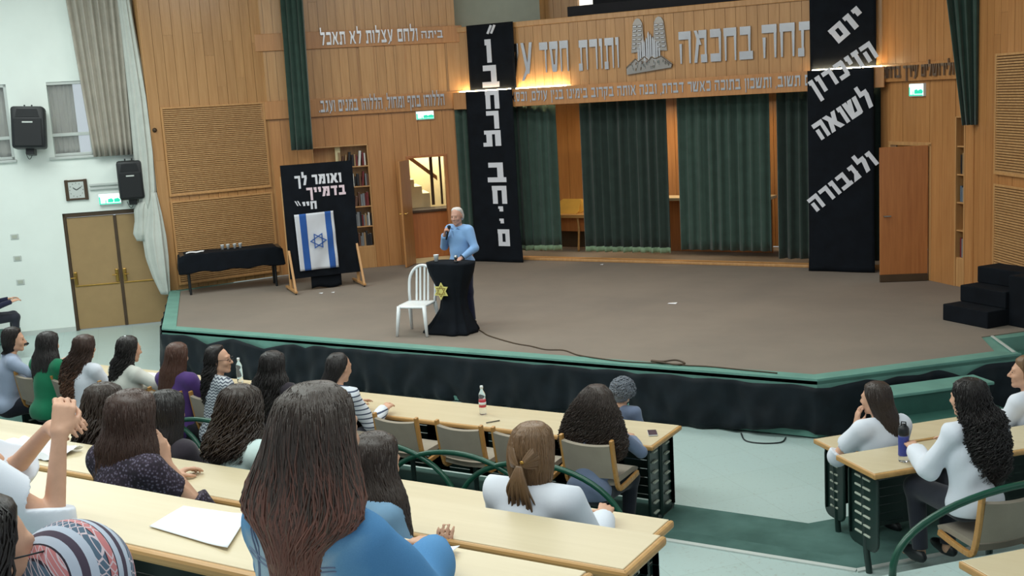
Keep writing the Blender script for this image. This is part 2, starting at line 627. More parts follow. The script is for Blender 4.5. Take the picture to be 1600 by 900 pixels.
def heb_letter(ch, h, v, taper):
    """one Hebrew letter as convex strokes in a cell of height 1; h and v are the thicknesses of its level and upright strokes"""
    P = []

    def hb(x0, x1, y=1.0, t=None):
        t = h if t is None else t
        P.append([(x0, y - t), (x1, y - t), (x1, y), (x0, y)])

    def vb(x, y0=0.0, y1=1.0, w=None):
        w = v if w is None else w
        d = w * taper * .5
        P.append([(x + d, y0), (x + w - d, y0), (x + w, y1), (x, y1)])

    def dg(x0, y0, x1, y1, w):
        P.append([(x0 - w / 2, y0), (x0 + w / 2, y0), (x1 + w / 2, y1), (x1 - w / 2, y1)])

    k = v * 1.15
    if ch == 'א':
        w = .88
        dg(.80, 0, .08, 1, k * 1.15)
        dg(.52, .40, .76, 1, k)
        dg(.10, 0, .30, .66, k)
    elif ch == 'ב':
        w = .84
        hb(.06, .72)
        vb(.72 - v, 0, 1)
        hb(0, .84, h)
    elif ch == 'ג':
        w = .56
        hb(.08, .50)
        vb(.50 - v, 0, 1)
        dg(.06, 0, .40, .45, k)
    elif ch == 'ד':
        w = .78
        hb(0, .78)
        vb(.66 - v, 0, 1)
    elif ch == 'ה':
        w = .80
        hb(0, .80)
        vb(.80 - v, 0, 1)
        vb(.04, 0, .62)
    elif ch == 'ו':
        w = v + .10
        vb(.10, 0, 1)
        hb(0, w)
    elif ch == 'ז':
        w = v + .2
        hb(0, w)
        vb(.1, 0, 1)
    elif ch == 'ח':
        w = .80
        hb(0, .80)
        vb(.80 - v, 0, 1)
        vb(.02, 0, 1)
    elif ch == 'י':
        w = v + .08
        hb(0, w)
        vb(.08, .48, 1)
    elif ch == 'כ':
        w = .74
        hb(.04, .70)
        vb(.74 - v, .10, .92)
        hb(.04, .70, h)
    elif ch == 'ך':
        w = .72
        hb(0, .72)
        vb(.72 - v, -.32, 1)
    elif ch == 'ל':
        w = .68
        vb(.04, 1 - h, 1.36)
        hb(.04, .68)
        dg(.34, 0, .68 - v / 2, 1 - h, k)
        vb(.68 - v, 1 - h - .1, 1)
    elif ch == 'מ':
        w = .88
        hb(.34, .84)
        vb(.86 - v, 0, 1)
        hb(.46, .86, h)
        dg(.12, 0, .30, .72, k)
        dg(.42, .55, .14, 1, k)
    elif ch == 'ם':
        w = .80
        hb(.04, .78)
        vb(.80 - v, 0, 1)
        vb(.06, 0, 1)
        hb(.06, .78, h)
    elif ch == 'נ':
        w = .54
        hb(.18, .52)
        vb(.54 - v, 0, 1)
        hb(0, .54, h)
    elif ch == 'ן':
        w = v + .08
        hb(0, w)
        vb(.08, -.34, 1)
    elif ch == 'ס':
        w = .80
        hb(0, .80)
        dg(.30, .04, .12, .9, k)
        dg(.54, .04, .72, .9, k)
        hb(.24, .60, h)
    elif ch == 'ע':
        w = .78
        dg(.44, .06, .70, 1, k)
        dg(.40, .20, .12, 1, k)
        P.append([(0, -.14), (.16, -.14), (.54, .22), (.40, .30)])
    elif ch == 'פ':
        w = .76
        hb(.04, .72)
        vb(.76 - v, .08, .94)
        hb(.04, .72, h)
        vb(.04, .52, 1)
        hb(.04, .40, .62, h * .8)
    elif ch == 'ף':
        w = .74
        hb(.04, .74)
        vb(.74 - v, -.32, 1)
        vb(.04, .50, 1)
        hb(.04, .40, .60, h * .8)
    elif ch == 'צ':
        w = .78
        dg(.66, .10, .12, 1, k)
        dg(.44, .50, .68, 1, k)
        hb(0, .76, h)
    elif ch == 'ק':
        w = .76
        hb(0, .76)
        dg(.50, .08, .76 - v / 2, .96, k)
        vb(.06, -.32, .60)
    elif ch == 'ר':
        w = .70
        hb(0, .70)
        vb(.70 - v, 0, 1)
    elif ch == 'ש':
        w = .98
        dg(.16, 0, .10, 1, k)
        dg(.22, .24, .50, 1, k)
        dg(.72, .04, .88, 1, k)
        hb(.10, .80, h)
    elif ch == 'ת':
        w = .84
        hb(.06, .82)
        vb(.84 - v, 0, 1)
        vb(.16, .06, 1)
        hb(0, .16 + v, h * .9)
    elif ch == ',':
        w = .14
        P.append([(0, -.16), (.08, -.16), (.14, .12), (.03, .12)])
    elif ch == '.':
        w = .16
        hb(0, .16, .16, .16)
    else:
        w = .34
    return P, w


def text_mesh(s, M, x0, x1, z0, z1, depth=0.01, style='block'):
    """raised lettering fitted into x0..x1 (width) and z0..z1 (base line to head line) of the local x-z plane of M; runs right to left"""
    h, v, tp = {'block': (.25, .27, 0.0), 'serif': (.25, .17, .45), 'small': (.22, .17, .2)}[style]
    gap = .16 if len(s) > 1 else 0
    out = []
    x = 0.0
    for ch in s:
        P, w = heb_letter(ch, h, v, tp)
        x -= w
        out += [[(a + x, b) for a, b in p] for p in P]
        x -= gap
    W = -x - gap
    bm = bmesh.new()
    sx = (x1 - x0) / W
    for i, p in enumerate(out):
        slab(bm, [(x1 + a * sx, z0 + b * (z1 - z0)) for a, b in p], M @ Matrix.Translation((0, -depth - .0003 * (i % 5), 0)), depth)
    me = bpy.data.meshes.new('letters')
    bm.to_mesh(me)
    bm.free()
    return me


def join_meshes(ms):
    bm = bmesh.new()
    for m in ms:
        bm.from_mesh(m)
        bpy.data.meshes.remove(m)
    return bm


def copy_tree(o, parent=None):
    c = o.copy()
    COL.objects.link(c)
    if parent is not None:
        c.parent = parent
    for ch in list(o.children):
        copy_tree(ch, c)
    return c


def pleat_curtain(bm, p0, p1, z0, z1, folds, amp, seed=1, top0=None, top1=None, nv=14, t=0.012, irregular=0.35, flare=0.0):
    """a hanging pleated curtain; p0..p1 is the foot of it in plan, top0..top1 the rail above"""
    rnd = random.Random(seed)
    top0 = top0 or p0
    top1 = top1 or p1
    ph = [rnd.uniform(-irregular, irregular) for _ in range(folds + 2)]
    am = [rnd.uniform(0.6, 1.25) for _ in range(folds + 2)]
    d, nrm, L, rz = along(p0, p1)
    seg = folds * 8

    def fn(u, v):
        x0 = top0[0] + (top1[0] - top0[0]) * u
        y0 = top0[1] + (top1[1] - top0[1]) * u
        x1 = p0[0] + (p1[0] - p0[0]) * u
        y1 = p0[1] + (p1[1] - p0[1]) * u
        w = 1 - v
        k = u * folds
        i = int(k)
        f = k - i
        phs = ph[i] * (1 - f) + ph[i + 1] * f
        a = (am[i] * (1 - f) + am[i + 1] * f) * amp * (1 + flare * w)
        off = a * math.sin(2 * math.pi * k + phs * 2.2) + a * 0.3 * math.sin(4.7 * math.pi * k + w * 1.3)
        x = x0 + (x1 - x0) * w + nrm[0] * off
        y = y0 + (y1 - y0) * w + nrm[1] * off
        return (x, y, z0 + (z1 - z0) * v)

    return sheet(bm, seg, nv, fn, t)


# ------------------------------------------------------------------ the hall: floor, tiers, walls
A = math.pi / 180
SZ = 0.66                                   # stage height
E2 = (math.cos(47 * A), math.sin(47 * A))   # direction of the desk rows in the right-hand block
N2 = (-E2[1], E2[0])


def P2(e, n):
    return (E2[0] * e + N2[0] * n, E2[1] * e + N2[1] * n)


bm = NB()
prism(bm, [(-24, 7), (8, 7), (8, 24), (-24, 24)], -0.2, 0.0)
struct('floor', bm, MT['tiles'])

# two carpeted steps run along the front rows and bend with the right-hand block
K1, K2, K3 = P2(5.0, 8.2), P2(4.35, 7.35), P2(4.2, 7.02)


def tier(name, b, kink, n, z0, z1, mat):
    far = P2(12.0, n)
    bm = NB()
    prism(bm, [(-14.5, b), (kink[0], b), far, (far[0] + 1, 2.0), (far[0] + 1, -3), (-14.5, -3)], z0, z1)
    return struct(name, bm, mat)


kx = lambda b, n: ((b - N2[1] * n) / E2[1] * E2[0] + N2[0] * n, b)
tier('floor_step', 9.1, kx(9.1, 8.15), 8.15, 0.0, 0.13, MT['step_carpet'])
tier('floor_step', 8.32, kx(8.32, 7.28), 7.28, 0.13, 0.22, MT['step_carpet'])
tier('floor_landing', 8.04, kx(8.04, 6.94), 6.94, 0.2, 0.25, MT['tiles'])
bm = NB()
prism(bm, [(-14.5, 5.3), (-3.72, 5.3), (-3.72, 7.98), (-14.5, 7.98)], 0.24, 0.256)  # added thin sheet, coloured dark to imitate shade on the pale landing
struct('floor_shade_sheet', bm, MT['row_shade'])
bm = NB()
prism(bm, [(-14.5, 8.0), (kx(8.04, 6.94)[0], 8.0), (kx(8.04, 6.94)[0], 8.05), (-14.5, 8.05)], 0.24, 0.262)
prism(bm, [kx(8.0, 6.9), P2(11, 6.9), P2(11, 6.95), kx(8.05, 6.95)], 0.24, 0.262)
struct('trim_1', bm, MT['alu'])
for k, (b, z) in enumerate(((5.25, 1.0), (3.98, 1.3), (2.78, 1.74), (1.75, 1.82), (0.4, 2.30))):
    bm = NB()
    prism(bm, [(-14.5, b), (-1.9 + 0.12 * k, b), (-1.9 + 0.12 * k, -3), (-14.5, -3)], 0.2, z)
    struct('floor_tier', bm, MT['tiles'])
bm = NB()
prism(bm, [P2(3.5, 5.94), P2(9, 5.94), P2(9, 0), P2(3.5, 0)], 0.2, 0.7)
struct('floor_tier', bm, MT['tiles'])

# white left-hand wall with two windows and the double door
WL0, WL1 = (-22.7, 8.9), (-15.6, 15.64)
WLM = wallM(WL0, WL1)
wd, wn, WLL, wrz = along(WL0, WL1)


def wl(a, b):
    return (a - WL0[0]) * wd[0] + (b - WL0[1]) * wd[1]


dx0, dx1 = wl(-17.72, 13.63), wl(-16.36, 14.93)
w1a, w1b = wl(-17.76, 13.59), wl(-17.22, 14.1)
w2a, w2b = wl(-18.85, 12.56), wl(-18.21, 13.16)
wz0, wz1 = 3.24, 4.58
bm = NB()
T = 0.22
for x0, x1, z0, z1 in ((0, w2a, 0, 7.2), (w2b, dx0, 0, 7.2), (dx0, dx1, 2.2, wz0), (dx1, WLL, 0, 7.2), (w2a, w2b, 0, wz0), (w2a, w2b, wz1, 7.2),
                       (dx0, w1a, wz0, wz1), (w1b, dx1, wz0, wz1), (dx0, dx1, wz1, 7.2)):
    if x1 - x0 > 0.001:
        lbox(bm, WLM, x0, x1, 0, T, z0, z1)
struct('wall_left', bm, MT['white_wall'])
for n, (x0, x1) in enumerate(((w2a, w2b), (w1a, w1b))):
    bm = NB()
    f = 0.055
    lbox(bm, WLM, x0, x0 + f, 0.02, 0.1, wz0, wz1, .008)
    lbox(bm, WLM, x1 - f, x1, 0.02, 0.1, wz0, wz1, .008)
    lbox(bm, WLM, x0, x1, 0.02, 0.1, wz1 - f, wz1, .008)
    lbox(bm, WLM, x0, x1, 0.02, 0.1, wz0, wz0 + f, .008)
    lbox(bm, WLM, x0, x1, 0.03, 0.09, wz0 + 0.36, wz0 + 0.42, .008)
    lbox(bm, WLM, x0 - .03, x1 + .03, -0.05, 0.1, wz0 - 0.05, wz0, .008)
    w = struct('window_%d' % (n + 1), bm, MT['alu'])
    bm = NB()
    lbox(bm, WLM, x0 + f, x1 - f, 0.055, 0.06, wz0 + f, wz1 - f)
    obj('pane', bm, MT['lens'], w, world=False)
    bm = NB()
    q0 = WLM @ Vector((x0 + .02, 0.15, 0))
    q1 = WLM @ Vector((x1 - (0.02 if n == 0 else 0.27), 0.15, 0))
    pleat_curtain(bm, (q0.x, q0.y), (q1.x, q1.y), wz0 + .05, wz1 + .1, 5, 0.02, seed=n + 3)
    c = obj('window_curtain', bm, MT['grey_curtain'], smooth=True)
    tag(c, ('grey pleated curtain behind the half-hidden window at the left edge', 'grey pleated curtain behind the window beside the loudspeaker')[n], 'curtain')

# double door
bm = NB()
lbox(bm, WLM, dx0, dx0 + .05, 0.02, 0.2, 0, 2.2, .006)
lbox(bm, WLM, dx1 - .05, dx1, 0.02, 0.2, 0, 2.2, .006)
lbox(bm, WLM, dx0, dx1, 0.02, 0.2, 2.12, 2.2, .006)
door = struct('door_1', bm, MT['dark_brown'])
dm = (dx0 + dx1) / 2 - 0.04
for x0, x1 in ((dx0 + .055, dm - .02), (dm + .02, dx1 - .055)):
    bm = NB()
    lbox(bm, WLM, x0, x1, 0.05, 0.1, 0.02, 2.11, .004)
    lf = obj('door_leaf', bm, MT['tan_door'], door, world=False)
    bm = NB()
    lbox(bm, WLM, x0 + .02, x1 - .02, 0.035, 0.05, 0.82, 0.845, .004)
    obj('push_bar', bm, MT['brass'], lf, world=False)
bm = NB()
lbox(bm, WLM, dm - .028, dm + .028, 0.03, 0.1, 0.02, 2.1, .004)
obj('door_stile', bm, MT['dark_brown'], door, world=False)
for s, x in ((-1, dm - .07), (1, dm + .07), (-1, dx0 + .1)):
    bm = NB()
    lbox(bm, WLM, x - .03, x + .03, 0.02, 0.05, 0.86, 1.1, .01)
    tube(bm, [WLM @ Vector((x, 0.02, 1.0)), WLM @ Vector((x, -.03, 1.0)), WLM @ Vector((x + s * .08, -.035, 1.0))], .011)
    obj('door_handle', bm, MT['brass'], door, world=False)
bm = NB()
lbox(bm, WLM, w2a - 3, dx0, -0.015, 0, 0, .09)
struct('baseboard_left', bm, MT['alu'])

# ceiling
bm = NB()
prism(bm, [(-24, -2), (6, -2), (6, 23), (-24, 23)], 7.2, 7.4)
struct('ceiling', bm, MT['ceiling'])

# wood-lined side wall on the left of the stage
SL0, SL1 = (-16.16, 14.54), (-15.17, 16.53)
SLM = wallM(SL0, SL1)
_, _, SLL, slrz = along(SL0, SL1)
bm = NB()
planks(bm, SLM, 0, SLL, SZ, 7.2, w=0.19, seed=4)
lbox(bm, SLM, 0, SLL, 0.0, 0.12, SZ, 7.2)
lbox(bm, SLM, -0.02, 0.03, -0.02, 0.5, SZ, 7.2)
lbox(bm, SLM, SLL - 0.02, SLL + 0.03, -0.035, 0.4, SZ, 7.2)
struct('wall_stage_left', bm, MT['wood'])

# right-hand side wall
SR0, SR1 = (-2.62, 17.56), (-0.5, 14.4)
SRM = wallM(SR0, SR1)
_, _, SRL, _ = along(SR0, SR1)
bm = NB()
planks(bm, SRM, 0, SRL, SZ, 7.2, w=0.19, seed=9)
lbox(bm, SRM, 0, SRL, 0.0, 0.12, SZ, 7.2)
lbox(bm, SRM, -0.03, 0.03, -0.04, 0.3, SZ, 7.2)
struct('wall_stage_right', bm, MT['wood_dim'])

# slanted walls beside the stage back
ML0, ML1 = (-15.17, 16.53), (-12.35, 19.15)
MLM = wallM(ML0, ML1)
_, _, MLL, mlrz = along(ML0, ML1)


def ml(a, b):
    d = along(ML0, ML1)[0]
    return (a - ML0[0]) * d[0] + (b - ML0[1]) * d[1]


bk0, bk1 = ml(-14.60, 17.06), ml(-13.80, 17.80)
dr0, dr1 = ml(-13.24, 18.32), ml(-12.70, 18.83)
BKT, DRT = 3.10, 2.76
bm = NB()
for x0, x1, z0, z1 in ((-0.6, bk0, SZ, 3.68), (bk1, dr0, SZ, 3.68), (dr1, MLL, SZ, 3.68), (bk0, bk1, BKT, 3.68), (dr0, dr1, DRT, 3.68)):
    planks(bm, MLM, x0, x1, z0, z1, w=0.28, seed=int(x0 * 10) + 5, joints=False)
    lbox(bm, MLM, x0, x1, 0, 0.08, z0, z1)
struct('wall_back_left', bm, MT['wood_dim'])
bm = NB()
g = ml(-13.84, 17.76)
planks(bm, MLM, -0.6, g - .02, 4.02, 4.96, w=0.165, seed=31)
planks(bm, MLM, g + .02, MLL, 4.02, 4.96, w=0.165, seed=33)
planks(bm, MLM, -0.6, g - .02, 5.28, 7.2, w=0.165, seed=35)
planks(bm, MLM, g + .02, MLL - .1, 5.28, 7.2, w=0.165, seed=37)
lbox(bm, MLM, -0.6, MLL - .1, 0.0, 0.08, 4.0, 7.2)
for xa, xb in ((ml(-13.83, 17.77) + .02, ml(-13.83, 17.77) + .28), (ml(-13.3, 18.27), ml(-13.3, 18.27) + .16), (MLL - .3, MLL - .05)):
    lbox(bm, MLM, xa, xb, -0.05, 0.0, 4.02, 4.96)
struct('wall_back_left_upper', bm, MT['wood'])
for nm, z0, z1, x1, out in (('trim_2', 4.96, 5.28, MLL + .02, .07), ('trim_3', 3.68, 4.02, MLL + .05, .09)):
    bm = NB()
    lbox(bm, MLM, -0.6, x1, -out, 0.02, z0, z1, .006)
    struct(nm, bm, MT['wood_dim'])

MR0, MR1 = (-4.28, 19.12), (-2.55, 17.52)
MRM = wallM(MR0, MR1)
_, _, MRL, mrrz = along(MR0, MR1)


def mr(a, b):
    d = along(MR0, MR1)[0]
    return (a - MR0[0]) * d[0] + (b - MR0[1]) * d[1]


rb0, rb1 = mr(-2.92, 17.87), mr(-2.92, 17.87) + .22
rd0, rd1 = mr(-4.1, 18.95), mr(-3.36, 18.27)
bm = NB()
for x0, x1, z0, z1 in ((0, rd0, SZ, 3.76), (rd1, rb0, SZ, 3.76), (rd0, rd1, 2.78, 3.76), (rb0, rb1, 3.2, 3.76), (rb1, MRL, SZ, 3.76)):
    planks(bm, MRM, x0, x1, z0, z1, w=0.3, seed=int(x0 * 7) + 50, joints=False)
    lbox(bm, MRM, x0, x1, 0, 0.08, z0, z1)
struct('wall_back_right', bm, MT['wood_dim'])
bm = NB()
planks(bm, MRM, 0, MRL, 4.02, 7.2, w=0.2, seed=61, joints=False)
lbox(bm, MRM, 0, MRL, 0, 0.08, 4.02, 7.2)
struct('wall_back_right_upper', bm, MT['wood_dim'])
bm = NB()
lbox(bm, MRM, -0.05, MRL, -.09, 0.02, 3.74, 4.02, .006)
struct('trim_4', bm, MT['wood_dim'])

# beam over the stage opening and its ledge
FX0, FX1, FB = -12.38, -4.24, 19.1
FM = wallM((FX0, FB), (FX1, FB))
fx = lambda a: a - FX0
bm = NB()
planks(bm, FM, 0, fx(FX1), 3.96, 5.16, w=0.19, seed=77, joints=False)
lbox(bm, FM, 0, fx(FX1), 0, 0.15, 3.96, 5.2)
lbox(bm, FM, -0.02, fx(FX1), -0.06, 0.16, 5.14, 5.24, .01)
struct('wall_back_beam', bm, MT['wood'])
bm = NB()
lbox(bm, FM, -0.05, fx(FX1) + .05, -0.24, -0.20, 3.66, 3.99, .006)
lbox(bm, FM, -0.05, fx(FX1) + .05, -0.22, 0.1, 3.66, 3.70, .006)
struct('trim_5', bm, MT['wood_dim'])

# room behind the curtains and the gallery over the beam
bm = NB()
planks(bm, wallM((-13.0, 21.6), (-3.2, 21.6)), 0, 9.8, SZ, 4.6, w=0.4, seed=91, joints=False)
lbox(bm, wallM((-13.0, 21.6), (-3.2, 21.6)), 0, 9.8, 0, .1, SZ, 4.6)
struct('wall_backstage', bm, MT['wood_dim'])
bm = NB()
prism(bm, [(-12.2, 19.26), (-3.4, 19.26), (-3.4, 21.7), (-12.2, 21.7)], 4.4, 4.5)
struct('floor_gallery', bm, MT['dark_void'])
bm = NB()
prism(bm, [(-13.0, 19.24), (-11.35, 20.6), (-11.5, 20.75), (-13.15, 19.4)], 4.6, 7.2)
struct('wall_gallery', bm, MT['grey_wall'])
bm = NB()
planks(bm, wallM((-11.9, 20.85), (-10.6, 20.85)), 0, 1.3, 4.5, 7.2, seed=95)
lbox(bm, wallM((-11.9, 20.85), (-10.6, 20.85)), 0, 1.3, 0, .1, 4.5, 7.2)
struct('wall_gallery_panel', bm, MT['wood'])
bm = NB()
prism(bm, [(-10.6, 20.9), (-10.25, 20.9), (-10.25, 21.0), (-10.6, 21.0)], 4.5, 7.2)
w = struct('window_3', bm, MT['lit_pane'])
bm = NB()
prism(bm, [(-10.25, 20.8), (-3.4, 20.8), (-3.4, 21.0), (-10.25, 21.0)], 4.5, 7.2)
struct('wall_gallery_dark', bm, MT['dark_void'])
bm = NB()
lbox(bm, FM, fx(-10.1), fx(-5.0), 0.3, 0.34, 5.2, 5.45, .01)
struct('trim_6', bm, MT['dark_void'])

# threshold strip along the foot of the stage back
bm = NB()
lbox(bm, FM, 0.1, fx(FX1), 0.02, 0.25, SZ, SZ + .05, .01)
struct('trim_7', bm, MT['frame_wood'])

# stairwell seen through the open door on the left
bm = NB()
lbox(bm, MLM, dr0 - 1.4, dr1 + 1.0, 2.3, 2.4, 0.5, 3.8)
lbox(bm, MLM, dr0 - 1.4, dr0 - 1.3, 0.1, 2.3, 0.5, 3.8)
struct('wall_stairwell', bm, MT['cream_wall'])
bm = NB()
lbox(bm, MLM, dr0 - 1.4, dr1 + 1.0, 0.0, 2.3, 0.6, SZ)
struct('floor_stairwell', bm, MT['cream_wall'])
st = thing('staircase', 'staircase rising to the left inside the open doorway behind the speaker', 'staircase', tuple(MLM @ Vector((dr0 + .3, 1.7, SZ))))
bm = NB()
for k in range(6):
    lbox(bm, MLM, dr0 + .42 - .16 * k, dr0 + .58 - .16 * k, 1.3, 2.25, 1.35, 1.95 + 0.15 * k)
obj('step', bm, MT['cream_wall'], st)
bm = NB()
slab(bm, [(dr0 - .5, 3.35), (dr0 + .75, 2.3), (dr0 + .75, 2.2), (dr0 - .5, 3.25)], MLM @ Matrix.Translation((0, 1.25, 0)), .06)
obj('handrail', bm, MT['bent_wood'], st)
bm = NB()
lbox(bm, MLM, dr0 + .60, dr0 + .66, 1.2, 1.26, 1.7, 3.4)
lbox(bm, MLM, dr0 + .80, dr0 + .84, 1.2, 1.26, 1.7, 3.4)
obj('post', bm, MT['dark_brown'], st)
cb = thing('counter', 'brown wooden cabinet under the stairs in the doorway', 'cabinet', tuple(MLM @ Vector((dr0 + .4, 1.0, SZ))))
bm = NB()
lbox(bm, MLM, dr0 + .02, dr1 + .5, .75, 1.2, SZ, 1.6, .01)
obj('body', bm, MT['door_wood'], cb)
bm = NB()
lbox(bm, MLM, dr0 - .1, dr1 + .5, .7, 1.25, 1.6, 1.66, .01)
obj('top', bm, MT['dark_brown'], cb)

# frame round the doorway, the open leaf, and the open leaf on the right
bm = NB()
for x0, x1, z0, z1 in ((dr0 - .04, dr0 + .02, SZ, DRT), (dr1 - .02, dr1 + .04, SZ, DRT), (dr0 - .04, dr1 + .04, DRT, DRT + .05)):
    lbox(bm, MLM, x0, x1, -.05, .08, z0, z1, .006)
d2 = struct('door_2', bm, MT['door_wood'])
bm = NB()
hx = MLM @ Vector((dr0, -.05, 0))
LM = Matrix.Translation((hx.x, hx.y, 0)) @ Matrix.Rotation(math.atan2(-1.0, 0.27), 4, 'Z')
lbox(bm, LM, 0, .52, -.02, .02, SZ + .01, DRT - .02, .006)
lf = obj('door_leaf', bm, MT['wood_dim'], d2, world=False)
bm = NB()
tube(bm, [LM @ Vector((.47, -.07, 1.72)), LM @ Vector((.47, .07, 1.72))], .012)
tube(bm, [LM @ Vector((.47, -.07, 1.72)), LM @ Vector((.37, -.07, 1.72))], .012)
tube(bm, [LM @ Vector((.47, .07, 1.72)), LM @ Vector((.37, .07, 1.72))], .012)
obj('door_handle', bm, MT['brass'], lf, world=False)
bm = NB()
for x0, x1, z0, z1 in ((rd0 - .04, rd0 + .02, SZ, 2.78), (rd1 - .02, rd1 + .04, SZ, 2.78), (rd0 - .04, rd1 + .04, 2.74, 2.80)):
    lbox(bm, MRM, x0, x1, -.04, .08, z0, z1, .006)
d3 = struct('door_3', bm, MT['frame_wood'])
hx = MRM @ Vector((rd1, -.06, 0))
LM = Matrix.Translation((hx.x, hx.y, 0)) @ Matrix.Rotation(math.atan2(-0.32, -0.70), 4, 'Z')
bm = NB()
lbox(bm, LM, 0, .72, -.02, .02, SZ + .12, 2.76, .006)
lf = obj('door_leaf', bm, MT['door_wood'], d3, world=False)
bm = NB()
lbox(bm, LM, 0, .72, -.024, .024, SZ + .005, SZ + .12, .004)
obj('kick_plate', bm, MT['dark_brown'], lf, world=False)
bm = NB()
for s in (-1, 1):
    tube(bm, [LM @ Vector((.66, 0, 1.70)), LM @ Vector((.66, s * .06, 1.70)), LM @ Vector((.56, s * .065, 1.70))], .012)
obj('door_handle', bm, MT['steel'], lf, world=False)

# ------------------------------------------------------------------ stage
SP = [(-16.16, 14.56), (-13.36, 11.8), (-3.33, 11.8), (-1.52, 13.62), (-1.86, 14.4), (-1.0, 15.3), (-1.0, 21.6), (-12.25, 21.6), (-12.25, 19.3), (-15.1, 16.55)]
stg = thing('stage', 'wide raised stage with brown carpet and green painted edge', 'stage', (-8.3, 15.0, 0))
bm = NB()
prism(bm, SP, 0.02, SZ - .012)
obj('platform', bm, MT['green_edge'], stg)
bm = NB()
prism(bm, [(-15.9, 14.58), (-13.26, 12.0), (-3.42, 12.0), (-1.80, 13.64), (-2.06, 14.4), (-1.2, 15.35), (-1.0, 21.5), (-12.3, 21.5), (-12.3, 19.25), (-15.1, 16.5)], SZ - .012, SZ)
obj('carpet', bm, MT['carpet'], stg)
bm = NB()
EDGE = [(-16.16, 14.56), (-13.36, 11.8), (-3.33, 11.8), (-1.52, 13.62)]
INN = [(-15.9, 14.58), (-13.26, 12.0), (-3.42, 12.0), (-1.80, 13.64)]
for i in range(3):
    prism(bm, [EDGE[i], EDGE[i + 1], INN[i + 1], INN[i]], SZ - .05, SZ + .012)
obj('edge_board', bm, MT['green_edge'], stg)
bm = NB()
bar(bm, (-1.60, 13.64, SZ + .012), (-1.94, 14.42, SZ + .012), .03, .012)
obj('edge_strip', bm, MT['alu'], stg)

# black cloth skirt hung round the stage front, gathered and sagging between its pins
def skirt_fn(pts):
    seg = [math.dist(a, b) for a, b in zip(pts, pts[1:])]
    tot = sum(seg)
    rnd = random.Random(5)
    pins = [0.0]
    while pins[-1] < tot:
        pins.append(pins[-1] + rnd.uniform(0.35, 1.25))
    sag = [rnd.choice((0.01, 0.02, 0.03, 0.05, 0.11)) for _ in pins]

    def fn(u, v):
        s = u * tot
        i = 0
        r = s
        while i < len(seg) - 1 and r > seg[i]:
            r -= seg[i]
            i += 1
        d, nrm, L, rz = along(pts[i], pts[i + 1])
        k = 0
        while k < len(pins) - 2 and pins[k + 1] < s:
            k += 1
        f = (s - pins[k]) / (pins[k + 1] - pins[k])
        top = SZ - .055 - sag[k] * (1 - abs(2 * f - 1)) ** 1.3
        w = 1 - v
        nz = mnoise.noise(Vector((s * 1.7, w * 1.1, 3.1)))
        nz2 = mnoise.noise(Vector((s * 5.1, w * 2.3, 7.7)))
        a = (0.004 + 0.010 * w) * math.sin(s * 19 + 5 * nz + 3.5 * w * math.sin(s * 1.3)) + 0.06 * nz2 * (.3 + w) + .05 * nz * w + .012 * math.sin(s * 8.2 + 4 * nz)
        lift = 0.10 * math.exp(-((s - (tot - 2.95)) / 0.45) ** 2) + .02 * abs(math.sin(s * 3.1))
        off = 0.03 + a + 0.03 * w
        z = lift + (top - lift) * v
        return (pts[i][0] + d[0] * r + nrm[0] * off, pts[i][1] + d[1] * r + nrm[1] * off, max(z, 0.012))
    return fn


bm = NB()
sheet(bm, 700, 9, skirt_fn([(-16.0, 14.40), (-13.37, 11.79), (-3.33, 11.79), (-1.50, 13.62)]), .006)
tag(obj('stage_skirt', bm, MT['skirt_cloth'], smooth=True), 'long black gathered cloth skirt pinned around the front of the stage', 'cloth skirt')

# green wooden steps up to the stage on the right
gs = thing('stage_steps', 'dark green wooden two-step unit against the skirted right stage front', 'steps', (-2.15, 12.35, 0), 45 * A)
SM = WM[gs.name]
for k, (d0, d1, zt) in enumerate(((-.02, .32, .54), (-.30, .02, .29))):
    bm = NB()
    lbox(bm, SM, -.62, .62, d0 - .02, d1, zt - .035, zt, .008)
    obj('tread', bm, MT['green_edge'] if k == 0 else MT['green_paint'], gs)
    bm = NB()
    lbox(bm, SM, -.58, .58, d0 + .01, d0 + .04, zt - .27, zt - .035, .004)
    obj('riser', bm, MT['green_paint'], gs)
for s in (-.6, .6):
    bm = NB()
    slab(bm, [(-.28, 0), (.32, 0), (.32, .505), (0, .505), (0, .255), (-.28, .255)], SM @ Matrix.Translation((s - .02, 0, 0)) @ Matrix.Rotation(90 * A, 4, 'Z'), .04)
    obj('side_panel', bm, MT['green_paint'], gs)

# lower green landing beside the right end of the stage
gl = thing('side_landing', 'green landing beside the far right corner of the stage', 'landing', (-1.0, 14.0, 0))
bm = NB()
prism(bm, [(-1.40, 13.66), (-0.4, 13.6), (-0.2, 14.9), (-1.0, 15.1), (-1.72, 14.42)], 0.0, .5)
obj('body', bm, MT['green_paint'], gl)

# black three-step unit on the stage
bs = thing('black_steps', 'black cloth-covered three-step unit standing on the right of the stage', 'steps', (-2.66, 15.29, SZ), math.atan2(-.42, .60))
SM = WM[bs.name]
for k in range(3):
    bm = NB()
    lbox(bm, SM, .0 + .0 * k, .74, .30 * k, .98, .0 + .215 * k + (.001 if k else 0), .215 * (k + 1), .012)
    obj('step', bm, MT['black_cloth'], bs)
bm = NB()
lbox(bm, SM, .74, 1.02, .35, .9, 0.0, .64, .012)
obj('side_block', bm, MT['black_cloth'], bs)

